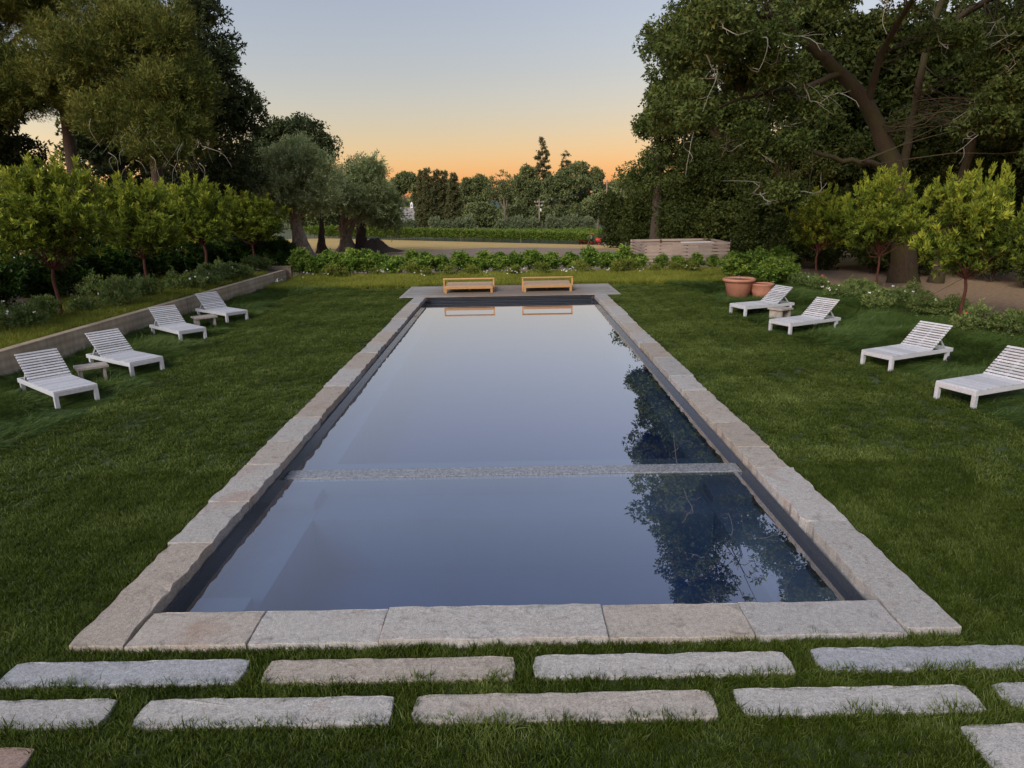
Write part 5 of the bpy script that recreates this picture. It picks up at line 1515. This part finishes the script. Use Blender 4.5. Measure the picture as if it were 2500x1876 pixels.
far_tree('far_oak', 'dark far oaks standing over the cupola roof', -31.5, 215, [((-33.5, 215, 8.5), (4.5, 3, 3.4)), ((-28.0, 215, 8.8), (4.0, 3, 2.8)), ((-30.5, 215, 11.2), (3.2, 3, 1.8)), ((-36.5, 215, 5.5), (4, 3, 3.4)), ((-26.5, 216, 5.0), (3, 3, 3.0))], 1018, tint=0.35)
far_tree('far_bush', 'low shadowed bushes below the far oaks left of the utility pole', 3.0, 176, [((0.6, 176, 0.6), (2.6, 2.2, 2.4)), ((4.4, 176, 0.6), (2.6, 2.2, 2.2)), ((8.4, 176, 0.8), (2.6, 2.2, 2.4))], 1019, hole=-2, tint=0.36)
far_tree('far_bush', 'low shadowed bushes below the far oaks right of the utility pole', 15.0, 178, [((13.4, 178, 0.2), (2.6, 2.2, 2.4)), ((17.2, 178, 0.6), (2.6, 2.2, 2.4)), ((21.0, 177, 0.6), (2.8, 2.2, 2.6))], 1020, hole=-2, tint=0.36)
rgd = rng_(1030)
nd = 5200
X = -150 + 300 * rgd.random(nd)
Y = 255 + 25 * rgd.random(nd)
top = 3.6 + 1.6 * np.sin(X * 0.31) + 1.2 * np.sin(X * 0.83 + 2) + 0.7 * np.sin(X * 1.9)
Z = -5.5 + (top + 5.5) * rgd.random(nd) ** 0.6
B = np.column_stack([X, Y, Z])
A = nrm(np.column_stack([rgd.normal(size=nd), rgd.normal(size=nd) - 0.5, np.full(nd, 0.8)]))
V, t = plume_leaves(rgd, B, A, np.full(nd, 1.0), 0.9, 12, 1.0, 0.8, 0.4, 1.0, 0.5, 0.42 + rgd.normal(size=nd) * 0.08, 0.2)
o = np_obj('distant_woods', V, np.arange(len(V)).reshape(-1, 3), M['faroak'], None, {'tint': t})
tag(o, 'distant wood closing the valley below the skyline', 'woods', kind='stuff')
far_tree('far_oak', 'far oaks right of the tall bare utility pole', 27.5, 182, [((25.6, 182, 3.0), (3, 2.6, 4)), ((29.5, 182, 3.6), (3, 2.6, 4.4)), ((27.6, 182, 6.0), (2.4, 2.2, 2.2))], 1024, tint=0.42)
far_tree('far_bush', 'green bushes beyond the vines left of the olive trunks', -34.0, 160, [((-40, 160, 0), (4, 2.6, 3.6)), ((-33, 160, -0.4), (4, 2.6, 3.2)), ((-27.4, 161, -1.0), (2.6, 2.4, 2.6))], 1025, hole=-2, tint=0.45)
far_tree('far_oak', 'hazy oaks far behind the redwood row', -15.0, 240, [((-20, 240, 6.5), (6, 3, 4.5)), ((-11, 240, 6.0), (6, 3, 4.2)), ((-2, 240, 5.5), (6, 3, 3.8)), ((6, 242, 7.0), (6, 3, 5))], 1021, tint=0.45, L=0.8, W=0.5, dens=0.8)
far_tree('far_oak', 'far oaks seen between the olive trunks', -40.0, 130, [((-44, 130, 3.5), (5, 3, 5.5)), ((-36, 132, 3.0), (5, 3, 5.0)), ((-28.5, 134, 2.0), (4, 3, 4.2)), ((-52, 130, 4), (5, 3, 6))], 1022, tint=0.38, hole=-2)
far_tree('far_oak', 'far oaks behind the right evergreen bushes', 30.0, 150, [((28, 150, 3.5), (5, 3, 6)), ((36, 150, 4), (6, 3, 7))], 1023, tint=0.4, hole=-2)

# ================================================================== grass (scattered blades)
def blades_obj(name, seed, n, r, h0, h1, w, mt, lean=0.35, sweep=(0, 0), segs=2, jitter=0.12):
    rg = rng_(seed)
    V, F, T = [], [], []
    for i in range(n):
        a = rg.random() * 6.283; q = r * math.sqrt(rg.random())
        p = np.array([q * math.cos(a), q * math.sin(a), -0.005])
        h = h0 + (h1 - h0) * rg.random()
        d = np.array([rg.normal() * lean + sweep[0] * (0.7 + 0.6 * rg.random()), rg.normal() * lean + sweep[1], 1.0]); d[2] = max(0.15, d[2])
        s = nrm(np.cross(d, rg.normal(size=3))) * w / 2
        b0 = len(V)
        sag = np.array([d[0], d[1], 0]) * 0.9
        for k in range(segs):
            t = k / segs
            c = p + nrm(d) * h * t + sag * h * 0.5 * t * t - np.array([0, 0, 0.30 * h * np.linalg.norm(sag) * t * t])
            ww = s * (1 - 0.35 * t)
            V += [c - ww, c + ww]
        c = p + nrm(d) * h + sag * h * 0.5 - np.array([0, 0, 0.30 * h * np.linalg.norm(sag)])
        c[2] = max(c[2], 0.01)
        V.append(c)
        tv = rg.normal() * jitter
        T += [tv - 0.12] * 2 + [tv] * (2 * segs - 2) + [tv + 0.12]
        for k in range(segs - 1):
            F.append((b0 + 2 * k, b0 + 2 * k + 1, b0 + 2 * k + 3, b0 + 2 * k + 2))
        F.append((b0 + 2 * segs - 2, b0 + 2 * segs - 1, b0 + 2 * segs))
    me = bpy.data.meshes.new(name)
    me.from_pydata([tuple(v) for v in V], [], F)
    at = me.attributes.new('blade', 'FLOAT', 'POINT'); at.data.foreach_set('value', np.array(T, dtype=np.float32))
    me.materials.append(M[mt])
    me.update()
    return bpy.data.objects.new(name, me)

def scatter(name, label, P, rot, scl, tint, tufts, cat='grass', dz=-0.035):
    cl_ = bpy.data.collections.new(name + '_tufts')
    for t in tufts: cl_.objects.link(t)
    me = bpy.data.meshes.new(name)
    me.vertices.add(len(P)); me.vertices.foreach_set('co', np.ascontiguousarray(P, dtype=np.float32).ravel())
    for an, tp, key, av in (('rot', 'FLOAT_VECTOR', 'vector', rot), ('scl', 'FLOAT_VECTOR', 'vector', scl), ('tint', 'FLOAT', 'value', tint)):
        at = me.attributes.new(an, tp, 'POINT'); at.data.foreach_set(key, np.ascontiguousarray(av, dtype=np.float32).ravel())
    for t in tufts[:1]: me.materials.append(t.data.materials[0])
    o = bpy.data.objects.new(name, me)
    link(o)
    o.location.z = dz
    ng = bpy.data.node_groups.new(name + '_scatter', 'GeometryNodeTree')
    ng.interface.new_socket('Geometry', in_out='INPUT', socket_type='NodeSocketGeometry')
    ng.interface.new_socket('Geometry', in_out='OUTPUT', socket_type='NodeSocketGeometry')
    N = ng.nodes.new; Lk = ng.links.new
    gi, go = N('NodeGroupInput'), N('NodeGroupOutput')
    ci = N('GeometryNodeCollectionInfo'); ci.inputs['Collection'].default_value = cl_
    ci.inputs['Separate Children'].default_value = True; ci.inputs['Reset Children'].default_value = True
    ip = N('GeometryNodeInstanceOnPoints'); ip.inputs['Pick Instance'].default_value = True
    ar = N('GeometryNodeInputNamedAttribute'); ar.data_type = 'FLOAT_VECTOR'; ar.inputs['Name'].default_value = 'rot'
    as_ = N('GeometryNodeInputNamedAttribute'); as_.data_type = 'FLOAT_VECTOR'; as_.inputs['Name'].default_value = 'scl'
    er = N('FunctionNodeEulerToRotation')
    Lk(gi.outputs[0], ip.inputs['Points']); Lk(ci.outputs[0], ip.inputs['Instance'])
    Lk(ar.outputs[0], er.inputs[0]); Lk(er.outputs[0], ip.inputs['Rotation']); Lk(as_.outputs[0], ip.inputs['Scale'])
    Lk(ip.outputs[0], go.inputs[0])
    md = o.modifiers.new('scatter', 'NODES'); md.node_group = ng
    return tag(o, label, cat, kind='stuff')

def inpoly(P, poly):
    x, y = P[:, 0], P[:, 1]
    ins = np.zeros(len(P), bool)
    n = len(poly)
    for i in range(n):
        x0, y0 = poly[i]; x1, y1 = poly[(i + 1) % n]
        c = ((y0 > y) != (y1 > y)) & (x < (x1 - x0) * (y - y0) / (y1 - y0 + 1e-12) + x0)
        ins ^= c
    return ins

edgeL = [(-8.6, 2.0), (-8.35, 8), (-8.3, 10.5), (-8.05, 11.6), (-7.85, 12.8), (-8.0, 14.0), (-8.1, 15.5), (-8.6, 17.5), (-8.85, 19.5), (-8.8, 22.5), (-9.2, 25.5), (-9.4, 28.5), (-8.6, 30.3), (-6.0, 30.7), (-4.5, 30.7)]
edgeR = [(4.5, 31.1), (6.2, 30.95), (7.4, 30.4), (8.0, 29.2), (8.0, 27.4), (7.75, 25.4), (7.85, 23.5), (7.4, 21.0), (7.4, 19.2), (7.7, 18.4), (8.0, 17), (8.3, 16), (8.4, 14.4), (8.5, 13.2), (8.15, 11.5), (8.2, 10.4), (8.5, 6), (8.8, 2)]
lawn_poly = edgeL + edgeR

def not_on_hard(P, m=0.0):
    x, y = P[:, 0], P[:, 1]
    ok = ~((np.abs(x) < OX - 0.0 + m) & (y > 5.105 - m) & (y < 27.6))
    ok &= ~((np.abs(x) < DX + m) & (y > DY0 - 0.02 - m) & (y < DY1 + m))
    for (x0, x1, y0, y1, c, st, lb) in stones:
        ok &= ~((x > x0 + 0.01 - m) & (x < x1 - 0.01 + m) & (y > y0 + 0.012 - m) & (y < y1 - 0.012 + m))
    return ok

rgg = rng_(2000)
def pts(x0, x1, y0, y1, dens):
    n = int((x1 - x0) * (y1 - y0) * dens)
    return np.column_stack([x0 + (x1 - x0) * rgg.random(n), y0 + (y1 - y0) * rgg.random(n), np.zeros(n)])

def mottled(P, s=1.0):
    return 0.5 * nz(P, 1.7 * s, 1.0) + 0.35 * nz(P, 4.3 * s, 5.0) + 0.25 * nz(P * np.array([0.5, 1.6, 1]), 9.0 * s, 2.0) + 0.34 * nz(P * np.array([0.6, 1.5, 1]), 24.0 * s, 6.0) + 0.26 * nz(P, 47.0 * s, 9.0)

# near lawn: fine tufts
near = [blades_obj('near_tuft', 2100 + i, 15, 0.035, 0.035, 0.068, 0.0042, 'lawn', 0.38) for i in range(5)]
P = pts(-6.2, 6.2, 2.9, 9.2, 950)
P = P[not_on_hard(P)]
m_ = mottled(P)
edge = np.ones(len(P))
for (x0, x1, y0, y1, c, st, lb) in stones + [(-OX, OX, 5.1, 5.6, 0, 0, '')]:
    fr_ = (P[:, 0] > x0 - 0.05) & (P[:, 0] < x1 + 0.05) & (P[:, 1] > y0 - 0.075) & (P[:, 1] < y0 + 0.03)
    edge[fr_] = np.maximum(edge[fr_], 1.30 + 0.45 * np.clip(nz(P[fr_], 9, 2), -0.6, 1))
    sd_ = (P[:, 1] > y0 - 0.05) & (P[:, 1] < y1 + 0.02) & ((np.abs(P[:, 0] - x0) < 0.05) | (np.abs(P[:, 0] - x1) < 0.05))
    edge[sd_] = np.maximum(edge[sd_], 1.22)
scatter('near_lawn_grass', 'short green lawn grass around the stepping slabs and pool head', P,
        np.column_stack([0.35 * nz(P, 5.0, 7) + 0.25 * nz(P, 13.0, 3), 0.35 * nz(P, 5.0, 9) + 0.25 * nz(P, 13.0, 5), rgg.random(len(P)) * 6.28]),
        np.repeat(((1.08 + 0.30 * m_ + 0.25 * rgg.random(len(P))).clip(0.5, 2) * edge)[:, None], 3, 1), 0.42 + 0.27 * m_ + rgg.normal(size=len(P)) * 0.05, near)
# far lawn: broader patches, the stronger light out there put into a lighter tint
far = [blades_obj('far_tuft', 2120 + i, 46, 0.11, 0.04, 0.075, 0.0075, 'lawn', 0.4) for i in range(5)]
P = pts(-10, 9.6, 2.0, 31.5, 130)
P = P[inpoly(P, lawn_poly) & not_on_hard(P, 0.07) & ~((np.abs(P[:, 0]) < 6.15) & (P[:, 1] < 9.1))]
m_ = mottled(P, 0.8)
scatter('lawn_grass', 'mown green lawn grass either side of the pool', P,
        np.column_stack([0.35 * nz(P, 3.2, 7) + 0.25 * nz(P, 8.0, 3), 0.35 * nz(P, 3.2, 9) + 0.25 * nz(P, 8.0, 5), rgg.random(len(P)) * 6.28]),
        np.repeat((0.9 + 0.3 * m_ + 0.2 * rgg.random(len(P)))[:, None], 3, 1), 0.47 + 0.30 * m_ + rgg.normal(size=len(P)) * 0.06, far)
# long swept fescue in the strips beside the lawn
tall = [blades_obj('tall_tuft', 2140 + i, 70, 0.14, 0.16, 0.34, 0.0065, 'tall', 0.30, (0.9, 0), 4) for i in range(4)]
P = np.concatenate([pts(-11.3, -7.0, 4, 33.5, 62), pts(7.0, 13.3, 4, 32, 62)])
okp = ~inpoly(P, lawn_poly)
okp &= not_on_hard(P, 0.1)
okp &= ~((P[:, 1] > 31.2) & (P[:, 0] > -9.4) & (P[:, 0] < 8.5))
P = P[okp]
m_ = 0.6 * nz(P, 1.1, 4.0) + 0.4 * nz(P, 2.9, 8.0)
ang = 2.2 * nz(P, 0.75, 12.0) + 0.8 * nz(P, 2.4, 3.0)
trod = np.ones(len(P))      # flattened where the loungers stand
for (lx, ly, hx_, hy_) in lounger_frames:
    a_ = (P[:, 0] - lx) * hx_ + (P[:, 1] - ly) * hy_
    b_ = -(P[:, 0] - lx) * hy_ + (P[:, 1] - ly) * hx_
    trod[(a_ > -0.75) & (a_ < 0.55) & (np.abs(b_) < 0.75)] = 0.28
    trod[(a_ >= 0.55) & (a_ < 2.1) & (np.abs(b_) < 0.6)] = 0.5
scatter('tall_grass', 'long wavy unmown grass lying in swirls under the loungers', P,
        np.column_stack([0.15 * nz(P, 2, 1), 0.15 * nz(P, 2, 2), ang - 1.0]),
        np.column_stack([0.85 + 0.3 * rgg.random(len(P)), 0.85 + 0.3 * rgg.random(len(P)), 0.8 + 0.6 * m_ + 0.25 * rgg.random(len(P))]).clip(0.3, 2) * np.column_stack([np.ones(len(P)), np.ones(len(P)), trod]), 0.42 + 0.2 * m_ + rgg.normal(size=len(P)) * 0.06, tall)
# yellow green grass: far strip and along the raised bed
gold = [blades_obj('gold_tuft', 2160 + i, 46, 0.11, 0.16, 0.33, 0.0085, 'gold', 0.34, (0.15, 0), 3) for i in range(4)]
P = np.concatenate([pts(-11.0, 11.5, 30.9, 36.4, 62), pts(-13.4, -11.75, 6, 33.6, 70) + np.array([0, 0, 0.46]), pts(-16.5, -13.4, 10, 36, 14) + np.array([0, 0, 0.46])])
okp = not_on_hard(P, 0.05) & ~(inpoly(P, lawn_poly))
P = P[okp]
m_ = 0.6 * nz(P, 1.4, 2.0) + 0.4 * nz(P, 3.5, 6.0)
dk_ = np.clip((-9.0 - P[:, 0]) * 0.3, 0, 0.12)
scatter('meadow_grass', 'yellow green meadow grass along the hedge and above the wall', P,
        np.column_stack([0.2 * nz(P, 2, 1), 0.2 * nz(P, 2, 2), rgg.random(len(P)) * 6.28]),
        np.repeat((0.8 + 0.3 * m_ + 0.3 * rgg.random(len(P)))[:, None], 3, 1).clip(0.35, 2), 0.44 + 0.16 * m_ - dk_ + rgg.normal(size=len(P)) * 0.07, gold)
# dry grass fringe in the field edge
